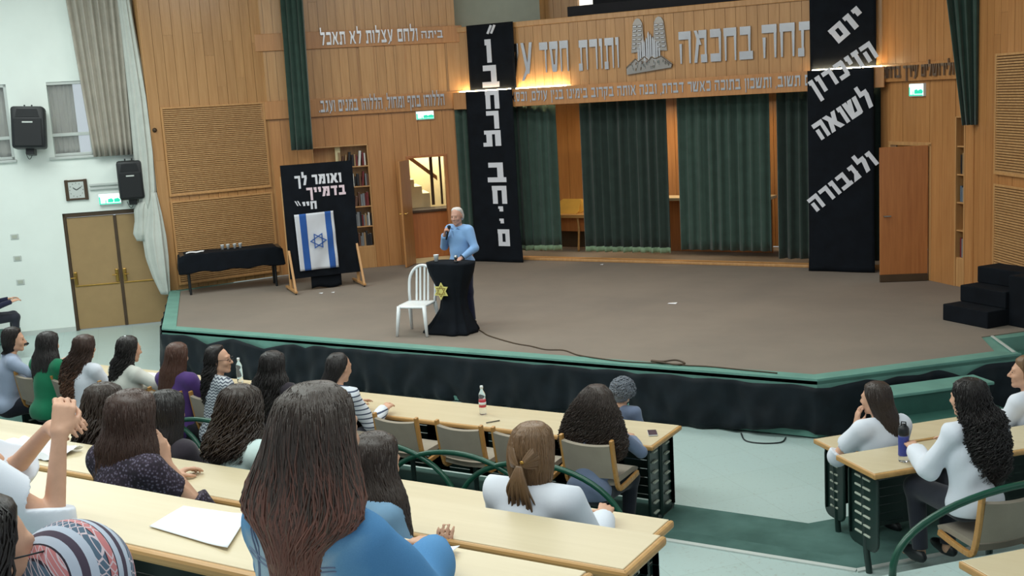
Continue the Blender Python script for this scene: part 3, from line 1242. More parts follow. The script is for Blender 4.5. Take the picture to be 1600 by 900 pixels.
# edge of the raised seating at the far left
sb = thing('corner_step', 'green-topped low step in the far left corner by the white wall', 'step', (-18.4, 12.4, 0))
bm = NB()
M2 = WLM @ Matrix.Translation((wl(-18.35, 13.04) - 1.2, -1.6, 0))
lbox(bm, M2, 0, 1.1, 0, 1.5, 0, .16)
obj('riser', bm, MT['tiles'], sb)
bm = NB()
lbox(bm, M2, 0, 1.12, -.02, 1.5, .16, .19)
obj('tread', bm, MT['step_carpet'], sb)


# ------------------------------------------------------------------ slatted acoustic panels
def slat_panel(M, x0, x1, z0, z1, label):
    o = M @ Vector(((x0 + x1) / 2, -.03, z0))
    t = thing('acoustic_panel', label, 'acoustic panel', tuple(o), 0, 'slatted acoustic panels')
    bm = NB()
    lbox(bm, M, x0, x1, -.045, -.031, z0, z1)
    obj('backing', bm, MT['slat_back'], t)
    bm = NB()
    f = .035
    for a, b, c, d in ((x0 - f, x0, z0 - f, z1 + f), (x1, x1 + f, z0 - f, z1 + f), (x0, x1, z0 - f, z0), (x0, x1, z1, z1 + f)):
        lbox(bm, M, a, b, -.075, -.031, c, d, .005)
    obj('frame', bm, MT['frame_wood'], t)
    bm = NB()
    n = int((z1 - z0) / .036)
    h = (z1 - z0) / n
    for k in range(n):
        lbox(bm, M, x0, x1, -.066, -.045, z0 + h * k, z0 + h * k + h * .66)
    obj('slats', bm, MT['slat_wood'], t)


slat_panel(SLM, .22, SLL - .1, 2.43, 3.98, 'upper slatted wooden acoustic panel on the left side wall')
slat_panel(SLM, .22, SLL - .1, .78, 2.27, 'lower slatted wooden acoustic panel behind the black-covered table')
px = .735
slat_panel(SRM, px, px + 1.9, 2.45, 4.02, 'upper slatted wooden acoustic panel on the right side wall')
slat_panel(SRM, px, px + 1.9, .80, 2.25, 'lower slatted wooden acoustic panel behind the black steps')

bm = NB()
o = SLM @ Vector((.05, -.03, 3.62))
lathe(bm, [(.04, 0), (.042, .012), (.018, .02), (.018, .035), (.025, .045), (.012, .055)], o, 16, Matrix.Rotation(slrz, 3, 'Z') @ Matrix.Rotation(90 * A, 3, 'X'))  # a plain round knob on the wood wall; no curtain hangs from it
tag(obj('wall_knob', bm, MT['dark_brown'], smooth=True), 'small round wall knob on the wood beside the pale curtain', 'knob')

# ------------------------------------------------------------------ curtains
bm = NB()
q0, q1 = WLM @ Vector((wl(-17.38, 13.95), -.14, 0)), WLM @ Vector((wl(-16.5, 14.79), -.14, 0))
p0, p1 = WLM @ Vector((wl(-17.22, 14.1), -.16, 0)), WLM @ Vector((wl(-16.62, 14.67), -.16, 0))
pleat_curtain(bm, (p0.x, p0.y), (p1.x, p1.y), 3.2, 7.0, 9, .055, seed=12, top0=(q0.x, q0.y), top1=(q1.x, q1.y))
tag(obj('wall_curtain', bm, MT['grey_curtain'], smooth=True), 'long grey-beige pleated curtain covering half of the left window', 'curtain')
# pale curtain knotted at half height
tcw = thing('knotted_curtain', 'pale curtain tied in a knot beside the wood-lined wall', 'curtain', (-16.35, 14.4, .6))
bm = NB()
axis = [(7.0, -16.52, 14.50, .11), (5.5, -16.44, 14.50, .14), (4.2, -16.38, 14.5, .20), (3.2, -16.36, 14.48, .22), (2.5, -16.36, 14.45, .20), (2.2, -16.40, 14.43, .14)]


def blob(axis, folds, amp, seg, nz, seed):
    rnd = random.Random(seed)
    ph = rnd.uniform(0, 6)
    zs = [a[0] for a in axis]

    def fn(u, v):
        z = zs[0] + (zs[-1] - zs[0]) * v
        for a, b in zip(axis, axis[1:]):
            if (a[0] - z) * (b[0] - z) <= 1e-9:
                f = (z - a[0]) / (b[0] - a[0])
                x, y, r = (a[i] + (b[i] - a[i]) * f for i in (1, 2, 3))
                break
        t = 2 * math.pi * u
        rr = 1 + amp * math.sin(folds * t + ph + .8 * math.sin(2 * v)) + amp * .4 * math.sin((folds * 2 + 1) * t + v * 3)
        return (x + r * rr * math.cos(t) * .98, y + r * .55 * rr * math.sin(t), z)
    return fn


def closed_blob(bm, fn, seg, nz):
    R = [[bm.verts.new(fn(k / seg, j / nz)) for k in range(seg)] for j in range(nz + 1)]
    for j in range(nz):
        for k in range(seg):
            bm.faces.new((R[j][k], R[j][(k + 1) % seg], R[j + 1][(k + 1) % seg], R[j + 1][k]))
    bm.faces.new(R[0])
    bm.faces.new(R[-1][::-1])


closed_blob(bm, blob(axis, 9, .12, 90, 40, 3), 90, 40)
obj('hanging', bm, MT['pale_curtain'], tcw, smooth=True)
bm = NB()
closed_blob(bm, blob([(2.34, -16.42, 14.40, .13), (2.2, -16.46, 14.38, .17), (2.0, -16.48, 14.38, .16), (1.75, -16.52, 14.38, .2), (1.62, -16.54, 14.38, .12)], 6, .12, 60, 16, 8), 60, 16)
obj('knot', bm, MT['pale_curtain'], tcw, smooth=True)
bm = NB()
closed_blob(bm, blob([(2.5, -16.24, 14.46, .10), (2.1, -16.25, 14.46, .17), (1.7, -16.28, 14.44, .25), (1.3, -16.25, 14.43, .24), (.95, -16.20, 14.43, .18), (.62, -16.14, 14.44, .10)], 8, .1, 80, 24, 5), 80, 24)
obj('tail', bm, MT['pale_curtain'], tcw, smooth=True)

# stage curtains at both sides of the opening
bm = NB()
pleat_curtain(bm, (-14.67, 16.60), (-14.20, 16.62), 3.08, 7.2, 4, .045, seed=2, top0=(-14.60, 16.60), top1=(-14.12, 16.62))
tag(obj('stage_curtain', bm, MT['dark_curtain'], smooth=True), 'dark green stage curtain hanging at the left end of the lettered boards', 'curtain', None)
bm = NB()
pleat_curtain(bm, (-2.78, 17.42), (-2.56, 17.42), 3.08, 7.2, 4, .05, seed=6, top0=(-3.30, 17.42), top1=(-2.50, 17.42), flare=-.3)
tag(obj('stage_curtain', bm, MT['dark_curtain'], smooth=True), 'dark green stage curtain narrowing downwards beside the right wood wall', 'curtain', None)

for a0, a1, z0, f, sd, hem, lab in (
        (-12.52, -10.42, .84, 11, 21, True, 'green stage curtain behind the tall left banner'),
        (-9.92, -8.14, .83, 9, 22, True, 'dark green stage curtain with pale torn hem right of the yellow folder'),
        (-7.95, -6.22, .90, 9, 23, False, 'green stage curtain without hem left of the diagonal-text banner'),
        (-6.12, -4.08, .78, 11, 24, False, 'green stage curtain mostly hidden behind the diagonal-text banner')):
    t = thing('back_curtain', lab, 'curtain', ((a0 + a1) / 2, 19.36, z0))
    bm = NB()
    pleat_curtain(bm, (a0 + .02, 18.97 if sd == 21 else 19.34), (a1 - .02, 19.34), z0 + (.1 if hem else 0), 3.655 if sd == 21 else 3.75, f, .05, seed=sd, irregular=.3)
    obj('drape', bm, MT['deep_curtain'] if sd in (22, 24) else MT['green_curtain'], t, smooth=True)
    if hem:
        bm = NB()
        pleat_curtain(bm, (a0 + .02, 18.965 if sd == 21 else 19.335), (a1 - .02, 19.335), z0, z0 + .1, f, .05, seed=sd, irregular=.3, nv=2)
        obj('hem', bm, MT['hem'], t, smooth=True)

bm = NB()
lbox(bm, FM, 0, fx(FX1), .20, .28, 3.70, 3.78, .01)
struct('trim_8', bm, MT['frame_wood'])

# ------------------------------------------------------------------ lights on the ledge
for x0, x1, lab in ((fx(-12.36), fx(-11.14), 'glowing fluorescent tube on the ledge behind the left banner'),
                    (fx(-11.08), fx(-9.95), 'glowing fluorescent tube on the ledge right of the left banner'),
                    (fx(-5.40), fx(-4.22), 'glowing fluorescent tube on the ledge behind the right banner')):
    t = thing('fluorescent_lamp', lab, 'lamp', tuple(FM @ Vector((x0, -.13, 3.7))), 0)
    bm = NB()
    lbox(bm, FM, x0, x1, -.17, -.09, 3.705, 3.94, .01)
    obj('fitting', bm, MT['white_plastic'], t)
    bm = NB()
    tube(bm, [FM @ Vector((x0 + .03, -.13, 3.985)), FM @ Vector((x1 - .03, -.13, 3.985))], .022, 12)
    obj('tube', bm, MT['tube_light'], t, smooth=True)

# ------------------------------------------------------------------ metal lettering
def lettering(name, label, items, mat, cat='lettering', group=None):
    ms = [text_mesh(*it) for it in items]
    bm = join_meshes(ms)
    o = obj(name, bm, mat)
    tag(o, label, cat, group)
    return o


FMf = FM @ Matrix.Translation((0, -.034, 0))
for s, a0, a1, z0, z1, lab in (
        ('פתחה', -6.24, -5.06, 4.25, 4.80, 'big metal Hebrew word beside the diagonal-text banner, partly covered by it'),
        ('בחכמה', -7.74, -6.40, 4.25, 4.80, 'big five-letter metal Hebrew word just right of the metal emblem'),
        ('ותורת', -9.72, -8.90, 4.26, 4.80, 'big metal Hebrew word just left of the metal emblem'),
        ('חסד', -10.54, -9.93, 4.26, 4.82, 'big three-letter metal Hebrew word second left of the metal emblem'),
        ('על', -11.22, -10.70, 4.22, 4.84, 'big metal Hebrew word partly covered by the left banner')):
    lettering('metal_word', lab, [(s, FMf, fx(a0), fx(a1), z0, z1, 0.03, 'serif')], MT['metal_letter'], 'lettering', 'big metal words on the beam')
FMl = FM @ Matrix.Translation((0, -.242, 0))
lettering('metal_lettering', 'line of small metal Hebrew lettering along the ledge under the emblem',
          [('ברחמים תשוב, ותשכון בתוכה כאשר דברת, ובנה אותה בקרוב בימינו בנין עולם, וכסא דוד עבדך', FMl, fx(-11.9), fx(-4.9), 3.755, 3.93, .012, 'small')], MT['metal_letter'])
MLb = MLM @ Matrix.Translation((0, -.072, 0))
lettering('metal_lettering', 'shiny metal Hebrew lettering on the upper left board above the other boards',
          [('ולחם עצלות לא תאכל', MLb, ml(-14.35, 17.29), ml(-12.98, 18.56), 5.02, 5.26, .03, 'small'), ('ביתה', MLb, ml(-12.92, 18.6), ml(-12.62, 18.9), 5.06, 5.2, .03, 'small')], MT['metal_letter'])
MLc = MLM @ Matrix.Translation((0, -.092, 0))
lettering('metal_lettering', 'metal Hebrew lettering on the lower left board above the bookcase',
          [('הללוהו בתף ומחול, הללוהו במנים ועגב.', MLc, ml(-14.45, 17.2), ml(-12.66, 18.86), 3.76, 3.98, .03, 'small')], MT['metal_letter'])
MRb = MRM @ Matrix.Translation((0, -.092, 0))
lettering('metal_lettering', 'dull dark metal Hebrew lettering on the board above the right exit sign',
          [('ולירושלים עירך ברחמים', MRb, .02, MRL - .45, 3.80, 3.98, .03, 'small')], MT['dark_metal_letter'])

# ------------------------------------------------------------------ metal emblem: two tablets, a city and a mountain
em = thing('metal_emblem', 'metal relief of two tablets over towers and hills at the middle of the beam', 'emblem', (-8.31, 19.05, 4.12))
EM = FM @ Matrix.Translation((fx(-8.31), -.034, 4.10))


def relief(pts, y0, y1, bmx=None):
    b = bmx or NB()
    return slab(b, pts, EM @ Matrix.Translation((0, -y1, 0)), y1 - y0)


for s in (-1, 1):
    out = [(s * .08, .42), (s * .11, .83)]
    for k in range(7):
        a = math.pi * k / 6
        out.append((s * (.205 - .10 * math.cos(a)), .83 + .17 * math.sin(a)))
    out += [(s * .345, .40)]
    bm = NB()
    relief(out, 0, .03, bm)
    tb = obj('tablet', bm, MT['dark_metal_letter'], em)
    bm = NB()
    for r in range(6):
        for c in range(2):
            x = s * (.15 + .10 * c + .006 * (6 - r))
            z = .46 + .075 * r
            lbox(bm, EM, x - .04, x + .035, -.05, -.028, z, z + .042, .012)
    obj('tablet_text', bm, MT['metal_letter'], tb)
rnd = random.Random(3)
bm = NB()
for k in range(11):
    x = -.20 + .04 * k
    h = .50 + .16 * (1 - abs(k - 5) / 5) + rnd.uniform(-.04, .05)
    relief([(x - .017, .24), (x + .017, .24), (x + .014, h), (x, h + .05), (x - .014, h)], 0, .035 + .02 * rnd.random(), bm)
obj('towers', bm, MT['metal_letter'], em)
bm = NB()
relief([(-.44, .02), (.42, .10), (.44, .16), (.24, .31), (.12, .27), (.06, .31), (0, .25), (-.08, .32), (-.2, .24), (-.26, .29), (-.44, .14)], 0, .05, bm)
hl = obj('hills', bm, MT['dark_metal_letter'], em)
bm = NB()
for c in (((-.44, .14), (-.26, .29), (-.2, .24)), ((-.2, .24), (-.08, .32), (0, .25)), ((0, .25), (.06, .31), (.12, .27)), ((.12, .27), (.24, .31), (.44, .16))):
    tube(bm, [EM @ Vector((x, -.05, z)) for x, z in c], .014, 6)
for k in range(34):
    x = rnd.uniform(-.38, .38)
    z = rnd.uniform(.06 + .09 * (x + .4), .20)
    d = rnd.uniform(-.5, .5)
    tube(bm, [EM @ Vector((x, -.05, z)), EM @ Vector((x + .035 * math.sin(d), -.058, z + .05))], .009, 5)
obj('ridges', bm, MT['metal_letter'], hl)

# ------------------------------------------------------------------ banners
def glyphs(items, M, y):
    return join_meshes([text_mesh(s, M @ Matrix.Translation((0, y, 0)), fx(a0), fx(a1), z0, z1, .006) for s, a0, a1, z0, z1 in items])


def banner(name, label, a0, a1, ztop, foot):
    t = thing(name, label, 'banner', ((a0 + a1) / 2, 18.9, SZ), 0)

    def up(u, v):
        a = a0 + (a1 - a0) * u
        return (a, 18.985 + .004 * math.sin(u * 9 + v * 3), 3.96 + (ztop - 3.96) * v)

    def low(u, v):
        a = a0 + (a1 - a0) * u
        w = 1 - v
        return (a + (u - .5) * foot * max(0, w - .8) * 5 * .2, 18.815 - .012 * math.sin(u * 8 + 2 * w) * w - .05 * max(0, w - .9) * 10 * .5, SZ + .006 + (3.985 - SZ) * v)
    bm = NB()
    sheet(bm, 16, 14, up, -.006)
    obj('upper_cloth', bm, MT['black_cloth'], t, smooth=True)
    bm = NB()
    sheet(bm, 20, 40, low, -.006)
    obj('lower_cloth', bm, MT['black_cloth'], t, smooth=True)
    return t


b1 = banner('text_banner', 'tall narrow black banner with white upright Hebrew letters stacked downwards', -12.10, -11.05, 5.25, .5)
L1 = [('ו', -11.70, -11.56, 4.52, 4.96), ('ב', -11.80, -11.42, 4.05, 4.47)]
L2 = [('ח', -11.65, -11.34, 3.64, 3.99), ('ר', -11.65, -11.37, 3.26, 3.60), ('ת', -11.75, -11.35, 2.93, 3.23), ('ב', -11.70, -11.28, 2.23, 2.61), ('ח', -11.62, -11.29, 1.81, 2.16),
      ('י', -11.50, -11.39, 1.57, 1.76), ('י', -11.49, -11.39, 1.34, 1.52), ('ם', -11.56, -11.28, .98, 1.31)]


def slashes(M, y, xc, zc, d, s):
    b = NB()
    for k in (-1, 1):
        x = xc + k * .04
        slab(b, [(x - .025 - s * .04, zc - .07), (x + .02 - s * .04, zc - .085), (x + .03 + s * .04, zc + .07), (x - .02 + s * .04, zc + .085)], M @ Matrix.Translation((0, y, 0)), d)
    return b


obj('upper_lettering', glyphs(L1, FM, -.122), MT['letter_white'], b1)
obj('lower_lettering', glyphs(L2, FM, -.300), MT['letter_white'], b1)
obj('opening_quote_mark', slashes(FM, -.128, fx(-11.54), 5.14, .006, 1), MT['letter_white'], b1)
obj('closing_quote_mark', slashes(FM, -.306, fx(-11.38), .80, .006, 1), MT['letter_white'], b1)

b2 = banner('text_banner', 'wide black banner with four diagonal lines of white Hebrew words', -5.41, -4.34, 7.19, .1)
for s, a, z, w, h, ang, y in (('יום', -4.80, 4.68, .60, .28, 38, -.122), ('הזיכרון', -4.83, 3.98, 1.16, .29, 31, -.300), ('לשואה', -4.83, 3.25, 1.04, .30, 32, -.300), ('ולגבורה', -4.85, 2.16, 1.30, .26, 38, -.300)):
    M = FM @ Matrix.Translation((fx(a), y, z)) @ Matrix.Rotation(-ang * A, 4, 'Y')
    me = text_mesh(s, M, -w / 2, w / 2, -h / 2, h / 2, .006)
    bmx = bmesh.new()
    bmx.from_mesh(me)
    bpy.data.meshes.remove(me)
    obj('text_line', bmx, MT['letter_white'], b2)

# ------------------------------------------------------------------ exit signs
def exit_sign(M, xc, z, w, h, label, hang=False):
    o = M @ Vector((xc, -.06, z))
    t = thing('exit_sign', label, 'exit sign', tuple(o), 0, 'lit exit signs')
    bm = NB()
    lbox(bm, M, xc - w / 2, xc + w / 2, -.075, -.005, z, z + h, .008)
    obj('housing', bm, MT['white_plastic'], t)
    bm = NB()
    lbox(bm, M, xc - w / 2 + .012, xc + w / 2 - .012, -.08, -.074, z + .012, z + h - .012)
    f = obj('lit_face', bm, MT['exit_white'], t)
    bm = NB()
    m = M @ Matrix.Translation((0, -.084, 0))
    x0 = xc - w / 2
    # bottom band, arrow, running figure and doorway
    lbox(bm, m, x0 + .012, x0 + w - .012, 0, .003, z + .012, z + .03)
    lbox(bm, m, x0 + .012, x0 + .035, 0, .003, z + .03, z + h * .72)
    for fx_, r in ((.52, .045), (.80, .05)):
        cx = x0 + w * fx_
        b0 = z + h * .2
        slab(bm, [(cx - r, b0), (cx + r, b0), (cx + r * 1.3, b0 + h * .2), (cx + r * .5, b0 + h * .36), (cx - r * .9, b0 + h * .3)], m, .003)
    lbox(bm, m, x0 + w * .3, x0 + w * .34, 0, .003, z + .03, z + h * .42)
    obj('pictogram', bm, MT['exit_green'], f)


exit_sign(WLM, wl(-17.09, 14.23), 2.31, .40, .21, 'lit green and white exit sign above the tan double door')
exit_sign(MLM, ml(-12.95, 18.59), 3.50, .36, .17, 'lit green and white exit sign under the left lettered board')
exit_sign(MRM, mr(-3.56, 18.45), 3.50, .36, .20, 'lit green and white exit sign above the open right stage door')

# ------------------------------------------------------------------ loudspeakers, clock, wall fittings on the white wall
def loudspeaker(M, label, w, h, d):
    t = thing('loudspeaker', label, 'loudspeaker', tuple(M.translation), 0)
    bm = NB()
    lbox(bm, M, -w / 2, w / 2, -d / 2, d / 2, 0, h, .05)
    obj('cabinet', bm, MT['black_plastic'], t, autosmooth=.6)
    bm = NB()
    lbox(bm, M, -w * .42, w * .42, -d / 2 - .015, -d / 2 + .01, h * .05, h * .70, .02)
    g = obj('grille', bm, MT['grille'], t)
    bm = NB()
    lbox(bm, M, -w * .16, w * .16, -d / 2 - .022, -d / 2 - .014, h * .60, h * .635, .004)
    obj('badge', bm, MT['alu'], g)
    bm = NB()
    slab(bm, [(-w * .36, h * .74), (w * .36, h * .74), (w * .30, h * .93), (-w * .30, h * .93)], M @ Matrix.Translation((0, -d / 2 - .012, 0)), .015)
    obj('horn', bm, MT['grille'], t)
    bm = NB()
    for s in (-.06, .06):
        lbox(bm, M, s - .012, s + .012, -.02, .02, h - .01, h + .04, .006)
    lbox(bm, M, -.07, .07, -.05, d / 2 + .12, -.10, .02, .01)
    obj('bracket', bm, MT['black_plastic'], t)
    bm = NB()
    tube(bm, [M @ Vector((-.1 + .12 * u, d / 2 - .02, -.05 - .12 * math.sin(math.pi * u))) for u in [k / 10 for k in range(11)]], .006, 6)
    obj('cable', bm, MT['black_plastic'], t)


q = WLM @ Vector((wl(-17.97, 13.40), -.36, 3.42))
loudspeaker(Matrix.Translation(q) @ Matrix.Rotation(wrz + .05, 4, 'Z') @ Matrix.Rotation(-.10, 4, 'X') @ Matrix.Rotation(.06, 4, 'Y'), 'black loudspeaker on the white wall between the two windows', .55, .74, .40)
q = WLM @ Vector((wl(-16.78, 14.52), -.33, 2.40))
loudspeaker(Matrix.Translation(q) @ Matrix.Rotation(wrz + .1, 4, 'Z'), 'black loudspeaker half hidden behind the knotted pale curtain', .44, .70, .36)

cx, cz = (wl(-17.62, 13.73) + wl(-17.38, 13.95)) / 2, 2.62
ck = thing('wall_clock', 'square wall clock with dark side bars above the tan double door', 'clock', tuple(WLM @ Vector((cx, 0, cz))))
bm = NB()
for s in (-1, 1):
    lbox(bm, WLM, cx + s * .165 - .03, cx + s * .165 + .03, -.05, 0, cz - .19, cz + .19, .008)
lbox(bm, WLM, cx - .15, cx + .15, -.045, 0, cz + .15, cz + .185, .008)
lbox(bm, WLM, cx - .15, cx + .15, -.045, 0, cz - .185, cz - .15, .008)
obj('frame', bm, MT['dark_brown'], ck)
bm = NB()
lbox(bm, WLM, cx - .145, cx + .145, -.035, 0, cz - .16, cz + .16)
obj('dial', bm, MT['alu'], ck)
for nm, p in (('hour_hand', (-.055, .045)), ('minute_hand', (.085, .05))):
    bm = NB()
    bar(bm, WLM @ Vector((cx, -.042, cz)), WLM @ Vector((cx + p[0], -.042, cz + p[1])), .008, .01)
    obj(nm, bm, MT['black_plastic'], ck)
bm = NB()
for k in range(12):
    a = 2 * math.pi * k / 12
    lbox(bm, WLM, cx + .115 * math.sin(a) - .005, cx + .115 * math.sin(a) + .005, -.039, -.034, cz + .125 * math.cos(a) - .008, cz + .125 * math.cos(a) + .008)
obj('hour_marks', bm, MT['black_plastic'], ck)

bm = NB()
lbox(bm, WLM, wl(-17.33, 14.0), wl(-16.9, 14.41), -.05, 0, 2.60, 2.64, .006)
lbox(bm, WLM, wl(-17.33, 14.0), wl(-16.9, 14.41), -.05, 0, 2.67, 2.71, .006)
tag(obj('cable_trunking', bm, MT['alu']), 'pale cable trunking between the wall clock and the loudspeaker', 'trunking')
for z, lab in ((1.85, 'topmost of three small grey plates left of the tan door'), (1.45, 'middle of three small grey plates left of the tan door'), (1.01, 'lowest of three small grey plates left of the tan door')):
    t = thing('socket_plate', lab, 'socket', tuple(WLM @ Vector((wl(-18.34, 13.04), 0, z))), 0, 'small plates on the white wall')
    bm = NB()
    x = wl(-18.34, 13.04)
    lbox(bm, WLM, x - .07, x + .07, -.014, 0, z - .05, z + .05, .006)
    obj('plate', bm, MT['alu'], t)
    bm = NB()
    lbox(bm, WLM, x - .045, x + .045, -.02, -.013, z - .03, z + .03, .004)
    obj('insert', bm, MT['grey_wall'], t)


# ------------------------------------------------------------------ bookcases and books
BOOKC = [('black', (34, 34, 38)), ('brown', (92, 62, 48)), ('white', (206, 206, 200)), ('grey', (120, 124, 128)), ('dark red', (110, 40, 42)), ('blue-grey', (88, 104, 122)), ('tan', (158, 130, 96))]
for n, c in BOOKC:
    MT['book_' + n] = plain('book_cover_' + n.replace(' ', '_').replace('-', '_'), srgb(*c), 0.55, var=.08)


def bookcase(M, x0, x1, z0, z1, shelves, depth, label, books, fill, grp, place, only=None):
    t = thing('bookcase', label, 'bookcase', tuple(M @ Vector(((x0 + x1) / 2, depth / 2, z0))))
    bm = NB()
    for a, b in ((x0, x0 + .025), (x1 - .025, x1)):
        lbox(bm, M, a, b, -.035, depth, z0, z1, .004)
    lbox(bm, M, x0, x1, -.035, depth, z1 - .025, z1, .004)
    lbox(bm, M, x0, x1, depth - .02, depth, z0, z1)
    lbox(bm, M, x0 + .02, x1 - .02, -.02, depth, z0, z0 + .42, .004)
    obj('carcass', bm, MT['frame_wood'], t)
    zs = [z0 + .44 + (z1 - z0 - .46) * k / shelves for k in range(shelves)]
    for k, z in enumerate(zs):
        bm = NB()
        lbox(bm, M, x0 + .02, x1 - .02, -.015, depth, z - .022, z, .004)
        obj('shelf', bm, MT['frame_wood'], t)
    rnd = random.Random(books)
    names = ['lowest shelf', 'second shelf from the bottom', 'middle shelf', 'second shelf from the top', 'top shelf']
    for k, z in enumerate(zs):
        if only is not None and k not in only:
            continue
        x = x0 + .05 + (x1 - x0) * fill
        hmax = (z1 - z0 - .46) / shelves - .05
        while x < x1 - .06:
            w = rnd.uniform(.022, .05)
            h = hmax * rnd.uniform(.55, .86)
            pal = BOOKC[rnd.choice((0, 0, 1, 3, 3, 4, 5, 6, 2) if k < 4 else (2, 2, 4, 1, 0, 6))]
            lean = rnd.choice((0, 0, 0, .12)) if x > x0 + .2 else 0
            lab = '%s book standing on the %s of the %s' % (pal[0], names[min(k, 4)], place)
            bk = thing('book', lab, 'book', tuple(M @ Vector((x + w / 2, .1, z + .001))), 0, grp)
            Mb = M @ Matrix.Translation((x, .02 + rnd.uniform(0, .02), z + .001)) @ Matrix.Rotation(lean, 4, 'Y')
            bm = NB()
            lbox(bm, Mb, 0, w, 0, .006, 0, h, .002)
            lbox(bm, Mb, 0, .004, 0, .16, 0, h)
            lbox(bm, Mb, w - .004, w, 0, .16, 0, h)
            obj('cover', bm, MT['book_' + pal[0]], bk)
            bm = NB()
            lbox(bm, Mb, .004, w - .004, .006, .155, .003, h - .004)
            obj('pages', bm, MT['book_white'], bk)
            x += w + .004 + lean * h
    return t


bookcase(MLM, bk0, bk1, SZ, BKT, 5, .30, 'built-in bookcase partly hidden behind the black message board', 11, .42, 'books on the left bookcase', 'left bookcase')
bookcase(MRM, rb0, rb1, SZ, 3.2, 5, .30, 'narrow view of the built-in bookcase beside the right wood wall', 17, .02, 'books on the right bookcase', 'right bookcase', (0, 2, 3))

# ------------------------------------------------------------------ black message board on wooden legs with letters, and the flag pinned to it
EA, EB = (-13.54, 14.95), (-12.77, 15.97)
EM_ = wallM(EA, EB)
_, _, EL, erz = along(EA, EB)
mb = thing('message_board', 'tall black cloth-covered board with white Hebrew words on wooden legs', 'display board', ((EA[0] + EB[0]) / 2, (EA[1] + EB[1]) / 2, SZ))
bm = NB()
sheet(bm, 20, 26, lambda u, v: tuple(EM_ @ Vector((EL * u, -.02 - .006 * math.sin(9 * u + 5 * v) - .012 * (1 - v) * math.sin(14 * u), .90 + 2.0 * v))), -.012)
lbox(bm, EM_, .01, EL - .01, -.008, .03, .92, 2.89, .005)
obj('cloth_panel', bm, MT['black_cloth'], mb)
bm = NB()
sheet(bm, 12, 4, lambda u, v: tuple(EM_ @ Vector((.38 + .55 * u, .02, .66 + .02 + .26 * v + .02 * math.sin(7 * u)))), .008)
obj('hanging_hem', bm, MT['black_cloth'], mb, smooth=True)
for x in (.02, EL - .03):
    bm = NB()
    bar(bm, EM_ @ Vector((x, .04, .70)), EM_ @ Vector((x, .04, 2.7)), .045, .04, .004)
    bar(bm, EM_ @ Vector((x, -.34, .69)), EM_ @ Vector((x, .02, 1.5)), .04, .035, .004)
    bar(bm, EM_ @ Vector((x, -.38, .71)), EM_ @ Vector((x, .45, .71)), .05, .035, .004)
    lg = obj('leg', bm, MT['frame_wood'], mb)
    for y in (-.33, .40):
        bm = NB()
        p = EM_ @ Vector((x, y, .682))
        lathe(bm, [(.018, -.01), (.02, 0), (.018, .01)], p, 12, Matrix.Rotation(erz, 3, 'Z') @ Matrix.Rotation(90 * A, 3, 'Y'))
        obj('caster', bm, MT['black_plastic'], lg, smooth=False)
me = [text_mesh('ואומר לך', EM_ @ Matrix.Translation((0, -.034, 0)), .23, 1.06, 2.53, 2.70, .008)]
obj('first_word_line', join_meshes(me), MT['letter_white'], mb)
me = [text_mesh('בדמייך', EM_ @ Matrix.Translation((0, -.034, 0)), .42, 1.12, 2.31, 2.48, .008)]
obj('second_word_line', join_meshes(me), MT['letter_pink'], mb)
me = [text_mesh('חיי', EM_ @ Matrix.Translation((0, -.034, 0)), .33, .58, 2.10, 2.24, .008)]
obj('third_word_line', join_meshes(me), MT['letter_white'], mb)
obj('quote_mark', slashes(EM_ @ Matrix.Translation((.25, 0, 2.22)) @ Matrix.Scale(.55, 4), -.06, 0, 0, .012, -1), MT['letter_white'], mb)

fl = thing('flag', 'white flag with two blue bands and a blue six-pointed star hanging on the black board', 'flag', tuple(EM_ @ Vector((.55, -.06, 1.03))))


def flag_fn(x0, x1, out):
    def fn(u, v):
        x = x0 + (x1 - x0) * u
        y = -.068 - out - .010 * math.sin(10 * x + 2.2 * v) - .016 * (1 - v) * math.sin(6 * x + 1.0) - .008 * math.sin(17 * x * (1.2 - v))
        skew = .03 * (1 - v)
        return tuple(EM_ @ Vector((x + skew * .6, y, 1.03 + (2.03 + .02 * (x - .2) - 1.03) * v)))
    return fn


bm = NB()
sheet(bm, 30, 24, flag_fn(.16, .86, 0), -.004)
obj('cloth', bm, MT['flag_white'], fl, smooth=True)
for a, b in ((.245, .365), (.70, .81)):
    bm = NB()
    sheet(bm, 8, 24, flag_fn(a, b, .0045), -.002)
    obj('blue_band', bm, MT['flag_blue'], fl, smooth=True)


def hexagram(bm, M, r, w, t, rot=0.0, solid=False):
    for s in (0, math.pi):
        P = [(r * math.sin(s + rot + 2 * math.pi * k / 3), r * math.cos(s + rot + 2 * math.pi * k / 3)) for k in range(3)]
        if solid:
            slab(bm, P if s == 0 else P, M, t if s == 0 else t * 1.02)
            continue
        Q = [(p[0] * (1 - 2 * w / r), p[1] * (1 - 2 * w / r)) for p in P]
        for k in range(3):
            slab(bm, [P[k], P[(k + 1) % 3], Q[(k + 1) % 3], Q[k]], M, t)
    return bm


bm = NB()
hexagram(bm, EM_ @ Matrix.Translation((.545, -.106, 1.54)), .155, .017, .006, 30 * A)
obj('star', bm, MT['flag_blue'], fl)

